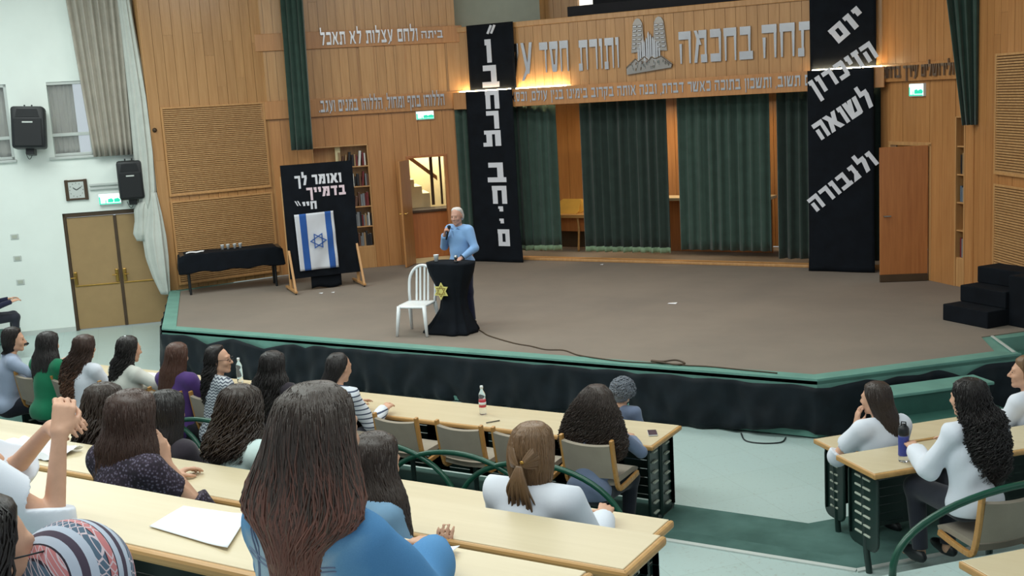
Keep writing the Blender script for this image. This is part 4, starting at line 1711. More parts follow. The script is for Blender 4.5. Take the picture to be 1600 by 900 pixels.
# ------------------------------------------------------------------ table with a black cloth at the left wall
T0, T1 = (-15.38, 14.13), (-14.16, 15.52)
TM = wallM(T0, T1)
_, _, TL, trz = along(T0, T1)
tb = thing('cloth_table', 'narrow table under a black cloth against the left slatted wall', 'table', (-14.8, 14.9, SZ), 0)
TZ = 1.40
bm = NB()
lbox(bm, TM, .03, TL - .03, .03, .52, TZ - .04, TZ - .008, .005)
obj('tabletop', bm, MT['dark_brown'], tb)
for x in (.16, TL - .16):
    for y in (.08, .47):
        bm = NB()
        tube(bm, [TM @ Vector((x, y, SZ + .003)), TM @ Vector((x, y, TZ - .04))], .022, 8)
        obj('leg', bm, MT['black_plastic'], tb)
tc = thing('tablecloth', 'black cloth draped over the narrow table by the slatted wall', 'tablecloth', (-14.8, 14.9, TZ))


def drape_fn(u, v):
    y = -0.03 + .58 * v
    x = TL * u
    z = TZ
    if v < .3:
        w = (.3 - v) / .3
        z = TZ - .33 * w - .015 * math.sin(11 * u * 2) * w
        y = -.02 - .03 * w - .012 * math.sin(17 * u + 1) * w
    elif v > .9:
        w = (v - .9) / .1
        z = TZ - .2 * w
        y = .54 + .02 * w
    else:
        y = -.02 + .56 * (v - .3) / .6
    e = min(u, 1 - u)
    if e < .06:
        w = (0.06 - e) / .06
        z = min(z, TZ - .30 * w)
        x = (-.02 if u < .5 else TL + .02) + (.03 * (1 - w) if u < .5 else -.03 * (1 - w))
    return tuple(TM @ Vector((x, y, z)))


bm = NB()
sheet(bm, 60, 40, drape_fn, .006)
obj('drape', bm, MT['black_cloth'], tc, smooth=True)
for k, (x, lab) in enumerate(((.80, 'leftmost of four small white cups on the black-covered table'), (.90, 'second from left of four small white cups on the black table'), (1.02, 'third from left of four small white cups on the black table'), (1.12, 'rightmost of four small white cups on the black-covered table'))):
    bm = NB()
    p = TM @ Vector((x, .3, TZ + .002))
    lathe(bm, [(.022, 0), (.034, .085), (.036, .088), (.032, .086), (.020, .006)], p, 16)
    tag(obj('cup', bm, MT['white_plastic'], smooth=True), lab, 'cup', 'white cups on the black table')
bm = NB()
sheet(bm, 8, 6, lambda u, v: tuple(TM @ Vector((.14 + .30 * u + .05 * v, .16 + .2 * v, TZ + .006 + .012 * math.sin(5 * u + 4 * v) ** 2))), .002)
tag(obj('paper_sheet', bm, MT['paper'], smooth=True), 'white crumpled paper at the left end of the black-covered table', 'paper')

# ------------------------------------------------------------------ lectern under a black cloth with a yellow star
lc = thing('lectern', 'lectern in front of the standing man', 'lectern', (-8.62, 12.85, SZ))
bm = NB()
lbox(bm, Matrix.Identity(4), -8.86, -8.56, 12.74, 13.0, SZ + .002, SZ + .06, .01)
obj('base', bm, MT['white_plastic'], lc)
bm = NB()
tube(bm, [(-8.69, 12.86, SZ + .05), (-8.69, 12.86, 1.60)], .06, 12)
obj('column', bm, MT['white_plastic'], lc)
bm = NB()
box(bm, (-8.69, 12.86, 1.63), (.50, .26, .03), bev=.008)
obj('top', bm, MT['door_wood'], lc)
lcl = thing('lectern_cloth', 'black cloth draped over the lectern down to the carpet', 'cloth', (-8.62, 12.85, SZ + .01))
prof = [(.66, .37, .27, -8.75), (.70, .365, .26, -8.74), (.82, .285, .19, -8.71), (1.0, .19, .14, -8.68), (1.15, .17, .13, -8.67), (1.3, .22, .15, -8.68), (1.5, .315, .19, -8.69), (1.63, .35, .20, -8.69), (1.655, .35, .20, -8.69)]


def lect_fn(u, v):
    z = .668 + (1.6549 - .668) * v
    for a, b in zip(prof, prof[1:]):
        if a[0] <= z <= b[0] + 1e-9:
            f = (z - a[0]) / (b[0] - a[0])
            w, d, c = (a[i] + (b[i] - a[i]) * f for i in (1, 2, 3))
            break
    t = 2 * math.pi * u
    n = 3.2
    cx_, sx_ = math.cos(t), math.sin(t)
    x = abs(cx_) ** (2 / n) * (1 if cx_ > 0 else -1)
    y = abs(sx_) ** (2 / n) * (1 if sx_ > 0 else -1)
    k = 1 + (.05 * (1 - v) + .012) * math.sin(9 * t + 2 * v) + .03 * (1 - v) * math.sin(5 * t + 3)
    return (c + w * x * k, 12.86 + d * y * k, z)


bm = NB()
closed_blob(bm, lect_fn, 96, 40)
obj('drape', bm, MT['black_cloth'], lcl, smooth=True)
sm = Matrix.Translation((-8.765, 12.685, 1.27)) @ Matrix.Rotation(-.10, 4, 'X') @ Matrix.Rotation(.03, 4, 'Z')
bm = NB()
hexagram(bm, sm, .125, .02, .012, 0, True)
sr = obj('yellow_star', bm, MT['star_yellow'], lcl)
bm = NB()
hexagram(bm, sm @ Matrix.Translation((0, -.005, 0)), .085, .005, .004, 0, False)
obj('star_outline', bm, MT['brass'], sr)
cp = NB()
lathe(cp, [(.026, 0), (.036, .09), (.038, .094), (.034, .09), (.024, .006)], (-8.90, 12.82, 1.662), 18)
tag(obj('cup', cp, MT['white_plastic'], smooth=True), 'white plastic cup standing on the lectern', 'cup')
mc = thing('microphone', 'silver-headed microphone lying upright on the lectern top', 'microphone', (-8.56, 12.80, 1.66))
bm = NB()
lathe(bm, [(.03, 0), (.032, .01), (.012, .02), (.012, .04), (.022, .045)], (-8.56, 12.80, 1.66), 14)
obj('stand', bm, MT['black_plastic'], mc, smooth=True)
bm = NB()
lathe(bm, [(.01, .042), (.024, .05), (.028, .07), (.022, .092), (.008, .1)], (-8.56, 12.80, 1.66), 14)
obj('mic_head', bm, MT['steel'], mc, smooth=True)

# ------------------------------------------------------------------ white plastic armless stacking chair
ch = thing('plastic_chair', 'white plastic chair with slotted back beside the lectern', 'chair', (-9.17, 12.66, SZ), 12 * A)
CM = WM[ch.name]
bm = NB()
sheet(bm, 12, 12, lambda u, v: tuple(CM @ Vector((-.205 + .41 * u, -.21 + .43 * v, .43 - .018 * (1 - (2 * u - 1) ** 2) * (1 - (2 * v - 1) ** 2) - .02 * max(0, .12 - v) / .12))), .02)
obj('seat', bm, MT['white_plastic'], ch, smooth=True)
for sx in (-1, 1):
    for sy, y0, y1 in ((-1, -.19, -.24), (1, .19, .27)):
        bm = NB()
        a, b = Vector((sx * .19, y0, .42)), Vector((sx * .225, y1, .004))
        for q_ in ((.055, .028), ):
            pts = [CM @ a, CM @ (a + (b - a) * .5), CM @ b]
            tube(bm, pts, [.030, .026, .021], 8)
        obj('leg', bm, MT['white_plastic'], ch, smooth=True)
# back: an arch with slats between
bp = []
for k in range(25):
    t = math.pi * k / 24
    x = -.205 * math.cos(t)
    z = .44 + (.26 if 0 < k < 24 else 0) + .23 * math.sin(t)
    bp.append((x, z))
arch = [(-.19, .42), (-.20, .55)] + [(-.20 * math.cos(math.pi * k / 16), .68 + .24 * math.sin(math.pi * k / 16)) for k in range(17)] + [(.20, .55), (.19, .42)]
bk = lambda z: .20 + .18 * (z - .42)
bm = NB()
tube(bm, [CM @ Vector((x, bk(z), z)) for x, z in arch], .021, 8)
bf = obj('backrest', bm, MT['white_plastic'], ch, smooth=True)
for x0, x1 in ((-.11, -.08), (-.038, -.03), (.038, .03), (.11, .08)):
    zt = .68 + .24 * math.sqrt(max(0, 1 - (x1 / .2) ** 2))
    bm = NB()
    bar(bm, CM @ Vector((x0 * .8, bk(.43), .43)), CM @ Vector((x1 * 1.1, bk(zt), zt)), .03, .012, .004, up=CM.to_3x3() @ Vector((0, 1, 0)))
    obj('back_slat', bm, MT['white_plastic'], bf)

# ------------------------------------------------------------------ cables and scraps
cab = [(-8.40, 12.95), (-8.46, 13.08), (-8.3, 12.95), (-8.05, 12.74), (-7.5, 12.45), (-7.2, 12.36), (-6.91, 12.24), (-6.67, 12.27), (-6.4, 12.1), (-6.15, 11.98), (-5.7, 11.90), (-5.35, 11.92), (-5.1, 11.95), (-4.9, 11.93), (-4.6, 11.96), (-4.1, 11.92), (-3.8, 11.90)]


def smooth_path(P, n=8):
    out = []
    P = [Vector((p[0], p[1], p[2] if len(p) > 2 else 0)) for p in P]
    for i in range(len(P) - 1):
        p0, p1, p2, p3 = P[max(i - 1, 0)], P[i], P[i + 1], P[min(i + 2, len(P) - 1)]
        for k in range(n):
            t = k / n
            out.append(0.5 * ((2 * p1) + (p2 - p0) * t + (2 * p0 - 5 * p1 + 4 * p2 - p3) * t * t + (3 * p1 - p0 - 3 * p2 + p3) * t ** 3))
    out.append(P[-1])
    return out


bm = NB()
tube(bm, smooth_path([(x, y, SZ + (.008 if y > 12.0 else .021)) for x, y in cab]), .008, 6)
tag(obj('power_cable', bm, MT['dark_brown'], smooth=True), 'thin dark cable running from the lectern along the stage edge', 'cable')
bm = NB()
tube(bm, smooth_path([(-5.35, 12.0, SZ + .03), (-5.2, 11.98, SZ + .035), (-5.05, 12.03, SZ + .05), (-4.92, 11.98, SZ + .03), (-5.0, 11.9, SZ + .03), (-5.2, 11.92, SZ + .04), (-5.34, 11.97, SZ + .03)]), .011, 6)
tag(obj('cable_coil', bm, MT['dark_brown'], smooth=True), 'tangled loop of dark cable at the middle of the stage edge', 'cable')
bm = NB()
tube(bm, smooth_path([(-4.16, 11.7, .01), (-4.03, 11.47, .008), (-3.84, 11.44, .008), (-3.66, 11.54, .008), (-3.66, 11.72, .01)]), .008, 6)
tag(obj('floor_cable', bm, MT['black_plastic'], smooth=True), 'dark cable looping out on the white floor under the stage skirt', 'cable')
for (x, y), s, lab in (((-12.89, 14.98), .06, 'white paper scrap on the carpet under the message board'), ((-12.72, 15.1), .05, 'small white scrap on the carpet right of the message board'), ((-6.54, 15.5), .12, 'white paper scrap lying alone in the middle of the carpet'), ((-9.32, 18.8), .05, 'tiny white scrap below the torn curtain hem')):
    bm = NB()
    sheet(bm, 4, 4, lambda u, v: (x + s * (u - .5), y + s * .5 * (v - .5) + s * .3 * u, SZ + .004 + .012 * u * v + .006 * (1 - u)), .002)
    tag(obj('paper_scrap', bm, MT['paper']), lab, 'paper scrap')

# ------------------------------------------------------------------ desks behind the curtains
dk = thing('backstage_desk', 'wooden desk behind the gap right of the left banner', 'desk', (-10.9, 20.6, SZ))
bm = NB()
box(bm, (-10.8, 20.65, 1.38), (1.5, .6, .07), bev=.01)
obj('desk_top', bm, MT['desk_edge'], dk)
bm = NB()
box(bm, (-10.8, 20.5, 1.20), (1.4, .04, .28))
obj('apron', bm, MT['door_wood'], dk)
bm = NB()
box(bm, (-10.8, 20.7, .9), (1.4, .04, .4))
obj('modesty_panel', bm, MT['dark_brown'], dk)
for x in (-11.5, -10.62):
    bm = NB()
    tube(bm, smooth_path([(x, 20.42, 1.35), (x + .03, 20.4, 1.1), (x + .01, 20.38, SZ + .002)]), .022, 8)
    obj('leg', bm, MT['desk_edge'], dk, smooth=True)
fd = thing('folder', 'open yellow folder leaning on the desk behind the curtains', 'folder', (-10.9, 20.62, 1.42))
for k, (dy, tilt) in enumerate(((0, .5), (.16, .62))):
    bm = NB()
    slab(bm, [(-.24, 0), (.22, 0), (.26, .06), (.26, .30), (.18, .33), (-.16, .33), (-.24, .26)], Matrix.Translation((-10.9 + .03 * k, 20.5 + dy, 1.418)) @ Matrix.Rotation(-tilt, 4, 'X'), .012)
    obj('cover', bm, MT['yellow'], fd)
dk = thing('backstage_table', 'pale table edge behind the narrow gap between the two middle curtains', 'table', (-8.6, 20.6, SZ))
bm = NB()
box(bm, (-7.7, 20.6, 1.72), (2.2, .5, .06), bev=.01)
obj('table_top', bm, MT['desk_top'], dk)
bm = NB()
box(bm, (-7.7, 20.7, 1.18), (2.1, .04, 1.03))
obj('front_panel', bm, MT['door_wood'], dk)


# ------------------------------------------------------------------ auditorium desks
def desk(name, label, M, L, D, zt, zf, panel_drop=.58, feet=True, group='long auditorium desks', front_slots=True):
    """long desk; local x along the row from 0 to L, local y towards the stage from 0 (seat side) to D"""
    t = thing(name, label, 'desk', tuple(M @ Vector((L, D / 2, zf))), 0, group)
    bm = NB()
    # top with a lipped edge on all sides
    lbox(bm, M, .02, L - .03, .035, D, zt - .03, zt, .004)
    obj('desk_top', bm, MT['desk_top'], t)
    bm = NB()
    lbox(bm, M, 0, L, 0, .036, zt - .04, zt + .002, .014)
    lbox(bm, M, L - .031, L, .0, D, zt - .04, zt + .002, .014)
    lbox(bm, M, 0, .021, .0, D, zt - .04, zt + .002, .010)
    obj('edge_strip', bm, MT['desk_edge'], t)
    # steel front panel with pressed slots
    bm = NB()
    z0, z1 = zt - panel_drop, zt - .05
    ys = D - .09
    rows = 8
    h = (z1 - z0) / rows
    for k in range(rows + 1):
        zz = z0 + h * k
        lbox(bm, M, .06, L - .06, ys, ys + .012, max(z0, zz - h * .46), min(z1, zz + h * .46))
    n = max(2, int(L / .5))
    for k in range(n + 1):
        x = .18 + (L - .36) * k / n
        lbox(bm, M, x - .12, x + .12, ys, ys + .010, z0, z1)
    obj('front_panel', bm, MT['dark_green'], t)
    for xe, s in ((.09, -1), (L - .09, 1)):
        bm = NB()
        # rounded end panel of steel with a tube round it
        P = []
        r = .07
        for cy, cz, a0 in ((D - .05 - r, z0 - .06 + r, -90), (D - .05 - r, z1 - r, 0), (.10 + r, z1 - r, 90), (.10 + r, z0 - .06 + r, 180)):
            for q_ in range(5):
                a = (a0 + 90 * q_ / 4) * A
                P.append((cy + r * math.cos(a), cz + r * math.sin(a)))
        slab(bm, P, M @ Matrix.Translation((xe, 0, 0)) @ Matrix.Rotation(90 * A, 4, 'Z'), .012)
        ep = obj('end_panel', bm, MT['dark_green'], t)
        bm = NB()
        tube(bm, [M @ Vector((xe + .0, p[0], p[1])) for p in P], .014, 8, closed=True)
        obj('panel_rim', bm, MT['dark_green'], ep, smooth=True)
        bm = NB()
        for k in range(7):
            zz = z0 + .03 + (z1 - z0 - .10) * k / 6
            for c in range(2):
                yy = .17 + (D - .4) * c
                lbox(bm, M, xe - .022, xe + .022, yy, yy + .09, zz, zz + .016, .004)
        obj('slot_strips', bm, MT['grey_wall'], ep)  # pale strips that mark the slots of the end panel
        if feet:
            bm = NB()
            tube(bm, smooth_path([M @ Vector((xe, D * .55, z1 + .0)), M @ Vector((xe, D * .5, z0)), M @ Vector((xe, D * .42, zf + .02)), M @ Vector((xe, D * .42, zf + .003))], 6), .024, 10)
            obj('leg', bm, MT['dark_green'], t, smooth=True)
    return t


def rowM(x0, y0, rz=0.0):
    return Matrix.Translation((x0, y0, 0)) @ Matrix.Rotation(rz, 4, 'Z')


LROW = -8.6
desk('row_desk', 'long front-row desk with the small water bottle, nearest the stage', rowM(-12.4, 8.44), 8.62, .66, .88, .13, panel_drop=.70)
desk('row_desk', 'long second-row desk behind the girl with the hair clip', rowM(-9.2, 4.66), 9.2 - 2.16, .40, 1.70, 1.0)
desk('row_desk', 'long third-row desk carrying the blue notebooks, overlapping the second', rowM(-8.4, 3.77), 8.4 - 1.82, .41, 2.00, 1.3)
desk('row_desk', 'long nearest desk carrying two large white sheets of paper', rowM(-6.4, 2.44), 6.4 - 1.5, .45, 2.42, 1.74, panel_drop=.5)
r1 = P2(4.88, 7.70)
desk('row_desk', 'right-hand front desk whose left end shows beside the aisle', rowM(r1[0], r1[1], 47 * A), 5.0, .42, .88, .0)
r2 = P2(4.49, 6.66)
desk('row_desk', 'right-hand second desk with the blue bottle on it', rowM(r2[0], r2[1], 47 * A), 5.0, .50, 1.08, .25)
r3 = P2(3.60, 4.16)
desk('row_desk', 'light desk corner at the bottom right of the photo', rowM(r3[0], r3[1], 47 * A), 4.0, .46, 1.40, .7)


# ------------------------------------------------------------------ auditorium chairs: bent-wood side frames, upholstered back and seat
def make_chair():
    t = thing('auditorium_chair', 'empty taupe upholstered chair', 'chair', (0, 0, 0))
    for s in (-1, 1):
        x = s * .235
        pts = [Vector((x, -.235, .86)), Vector((x, -.20, .62)), Vector((x, -.165, .47)), Vector((x, -.14, .43)), Vector((x, -.10, .415)), Vector((x, .05, .43)), Vector((x, .20, .455))]
        bm = NB()
        sp = smooth_path(pts, 4)
        for a, b in zip(sp, sp[1:]):
            bar(bm, a, b + (b - a) * .12, .03, .042, 0.006, up=Vector((1, 0, 0)).cross((b - a).normalized()) if True else None)
        obj('side_frame', bm, MT['bent_wood'], t, world=False)
    bm = NB()
    sheet(bm, 12, 10, lambda u, v: (-.215 + .43 * u, -.225 + .055 * (1 - v) - .03 * (1 - (2 * u - 1) ** 2), .53 + .29 * v - .012 * (1 - (2 * u - 1) ** 2) * v), -.035)
    obj('backrest', bm, MT['taupe'], t, world=False, smooth=False)
    bm = NB()
    sheet(bm, 12, 10, lambda u, v: (-.215 + .43 * u, -.17 + .40 * v, .455 + .02 * v - .015 * (1 - (2 * u - 1) ** 2) * (1 - v) - .03 * max(0, v - .85) / .15), -.045)
    obj('seat', bm, MT['taupe'], t, world=False, smooth=False)
    bm = NB()
    tube(bm, [(0, -.02, .42), (0, -.02, .02)], .024, 10)
    lathe(bm, [(.10, 0.002), (.10, .015), (.03, .03), (.025, .05)], (0, -.02, 0), 16)
    obj('pedestal', bm, MT['dark_green'], t, world=False, smooth=False)
    return t


proto = make_chair()
first_chair = [True]


def place_chair(x, y, z, rz, label, group):
    o = proto if first_chair[0] else copy_tree(proto)
    first_chair[0] = False
    o.location = (x, y, z)
    o.rotation_euler = (0, 0, rz)
    o['label'] = label
    o['group'] = group
    return o


GA = 'chairs along the front-row desk'
for x, lab in ((-6.07, 'empty taupe chair next to the girl in the striped top'),
               (-5.38, 'empty taupe chair in line with the labelled water bottle'),
               (-4.80, 'empty taupe chair half hidden by the girl with the hair clip'),
               (-4.13, 'taupe chair under the person with big curly brown hair'),
               (-11.22, 'taupe chair under the girl in the green top'),
               (-10.58, 'taupe chair under the girl in white with brown curls'),
               (-9.80, 'taupe chair under the girl in the cream top'),
               (-9.02, 'taupe chair under the girl with the purple cardigan'),
               (-8.42, 'taupe chair under the girl with glasses'),
               (-7.62, 'taupe chair under the girl with very long black hair'),
               (-6.86, 'taupe chair under the girl in the striped top')):
    place_chair(x, 8.16, .22, random.uniform(-.05, .05), lab, GA)
q = P2(5.05, 6.18)
place_chair(q[0], q[1], .25, 47 * A, 'taupe chair with bent wooden frame under the girl with long black curls', 'chairs on the right-hand side')

# ------------------------------------------------------------------ green tubular arches behind the chairs
def arch_rail(cx, y, z0, w, h, label, rz=0.0):
    bm = NB()
    M = Matrix.Translation((cx, y, z0)) @ Matrix.Rotation(rz, 4, 'Z')
    pts = [M @ Vector((-w / 2 * math.cos(math.pi * k / 28), 0, .004 + h * math.sin(math.pi * k / 28) ** .8)) for k in range(29)]
    tube(bm, pts, .024, 12)
    tag(obj('arch_rail', bm, MT['green_tube'], smooth=True), label, 'tube rail', 'green tube arches behind the seats')


for cx, lab in ((-4.50, 'green tube arch behind the chair of the curly-haired person'), (-5.30, 'green tube arch behind the half-hidden empty chair'), (-6.10, 'green tube arch behind the empty chair by the striped girl'),
                (-6.9, 'green tube arch behind the girl in the striped top'), (-8.3, 'green tube arch behind the girl with glasses'), (-9.1, 'green tube arch behind the girl with the purple cardigan')):
    arch_rail(cx, 7.72 if int(cx * 10) % 2 else 7.78, .25, 1.62, .62, lab)
q = P2(5.12, 5.88)
arch_rail(q[0], q[1], .70, 2.06, .47, 'large curved green tube rail at the lower right beside the aisle', 47 * A)


# ------------------------------------------------------------------ things on the desks
def bottle(loc, label, kind):
    t = thing('bottle', label, 'bottle', loc)
    if kind in ('water', 'bare'):
        bm = NB()
        lathe(bm, [(.028, 0), (.034, .01), (.034, .055), (.031, .06), (.034, .07), (.034, .15), (.030, .17), (.034, .18), (.030, .205), (.016, .235), (.013, .245), (.013, .26)], loc, 20)
        obj('body', bm, MT['lens'], t, smooth=True)
        if kind == 'water':
            bm = NB()
            lathe(bm, [(.0345, .075), (.0352, .077), (.0352, .145), (.0345, .147)], loc, 20)
            obj('label_band', bm, MT['red_label'], t, smooth=True)
            bm = NB()
            lathe(bm, [(.0352, .10), (.036, .10), (.036, .125), (.0352, .125)], loc, 20)
            obj('label_stripe', bm, MT['white_plastic'], t, smooth=True)
        bm = NB()
        lathe(bm, [(.0155, .255), (.0155, .28), (.012, .283)], loc, 14)
        obj('cap', bm, MT['white_plastic'], t, smooth=True)
    else:
        bm = NB()
        lathe(bm, [(.034, 0), (.037, .01), (.037, .05), (.037, .20), (.033, .215)], loc, 20)
        obj('body', bm, MT['lens'], t, smooth=True)
        bm = NB()
        lathe(bm, [(.0375, .045), (.038, .05), (.038, .185), (.0375, .19)], loc, 20)
        obj('label_band', bm, MT['blue_label'], t, smooth=True)
        bm = NB()
        lathe(bm, [(.038, .20), (.039, .205), (.039, .245), (.03, .262), (.012, .268), (.012, .28)], loc, 18)
        obj('cap', bm, MT['black_plastic'], t, smooth=True)
        bm = NB()
        tube(bm, [Vector(loc) + Vector((-.018, 0, .262)), Vector(loc) + Vector((-.015, 0, .295)), Vector(loc) + Vector((.015, 0, .295)), Vector(loc) + Vector((.018, 0, .262))], .005, 6)
        obj('carry_loop', bm, MT['black_plastic'], t, smooth=True)
    return t


MT['red_label'] = plain('red_label', srgb(196, 62, 74), 0.4, var=.1)
MT['blue_label'] = plain('blue_label', srgb(62, 72, 150), 0.4, var=.15, nscale=40)
bottle((-5.69, 8.80, .882), 'clear water bottle with a red and white label on the front desk', 'water')
bottle((-9.0, 8.98, .882), 'clear unlabelled water bottle beside the girl with glasses', 'bare')
q = P2(5.09, 6.99)
bottle((-1.69, 8.20, 1.082), 'tall bottle with blue band and black cap on the right-hand desk', 'flask')
bm = NB()
lathe(bm, [(.024, 0), (.03, .10), (.031, .102), (.027, .1), (.02, .006)], (-1.70, 8.34, 1.082), 16)
tag(obj('glass', bm, MT['lens'], smooth=True), 'clear plastic cup left of the blue bottle', 'cup')
bm = NB()
tube(bm, [(-5.50, 8.55, .888), (-5.42, 8.66, .888)], [.005, .005], 8)
tag(obj('pen', bm, MT['black_plastic'], smooth=True), 'dark pen lying on the front desk near the water bottle', 'pen')
ph = thing('phone', 'dark phone lying at the right end of the front desk', 'phone', (-3.93, 8.78, .882), .5)
bm = NB()
lbox(bm, WM[ph.name], -.04, .04, -.075, .075, 0.001, .012, .004)
obj('body', bm, MT['white_plastic'], ph)
bm = NB()
lbox(bm, WM[ph.name], -.038, .038, -.073, .073, .012, .0145, .001)
obj('screen', bm, MT['plum'] if 'plum' in MT else MT['black_plastic'], ph)


def paper(name, pts, z, label, curl=.01, mat='paper', cat='paper', group=None):
    P = [Vector((p[0], p[1], 0)) for p in pts]

    def fn(u, v):
        a = P[0].lerp(P[1], u)
        b = P[3].lerp(P[2], u)
        p = a.lerp(b, v)
        return (p.x, p.y, z + .003 + curl * (max(0, u - .7) ** 2 * 8 + .3 * math.sin(3 * v + 2 * u) ** 2 * .4))
    bm = NB()
    sheet(bm, 12, 10, fn, -.0015)
    return tag(obj(name, bm, MT[mat], smooth=True), label, cat, group)


paper('paper_sheet', [(-3.13, 2.61), (-2.70, 2.56), (-2.86, 2.83), (-3.17, 2.81)], 2.422, 'large white sheet of paper left of the girl in the denim jacket')
paper('paper_sheet', [(-2.30, 2.66), (-1.96, 2.70), (-1.97, 2.86), (-2.27, 2.86)], 2.422, 'white sheet of paper under the hand of the girl in denim', .02)
paper('notebook', [(-5.62, 4.74), (-5.34, 4.72), (-5.34, 4.98), (-5.60, 4.98)], 1.703, 'white notebook on the second desk left of the white tee', .01)
paper('notebook', [(-5.52, 4.68), (-5.22, 4.66), (-5.22, 4.80), (-5.48, 4.82)], 1.712, 'blue-grey booklet lying partly on the white notebook', .01, 'blue_grey' if 'blue_grey' in MT else 'paper', 'booklet')
paper('paper_sheet', [(-10.5, 8.7), (-10.1, 8.7), (-10.1, 8.98), (-10.5, 8.98)], .883, 'white sheet on the front desk before the girl in cream')
for x, lab in ((-5.78, 'crumpled white tissue on the third desk behind the raised forearm'), (-5.52, 'crumpled white tissue right of the raised forearm')):
    bm = NB()
    rnd = random.Random(int(-x * 100))
    sheet(bm, 14, 10, lambda u, v: (x - .15 + .30 * u, 3.86 + .22 * v, 2.004 + .05 * abs(mnoise.noise(Vector((u * 4 + x, v * 3.2, 1)))) + .03 * math.sin(math.pi * u) * math.sin(math.pi * v)), -.002)
    tag(obj('tissue', bm, MT['paper'], smooth=False), lab, 'tissue')


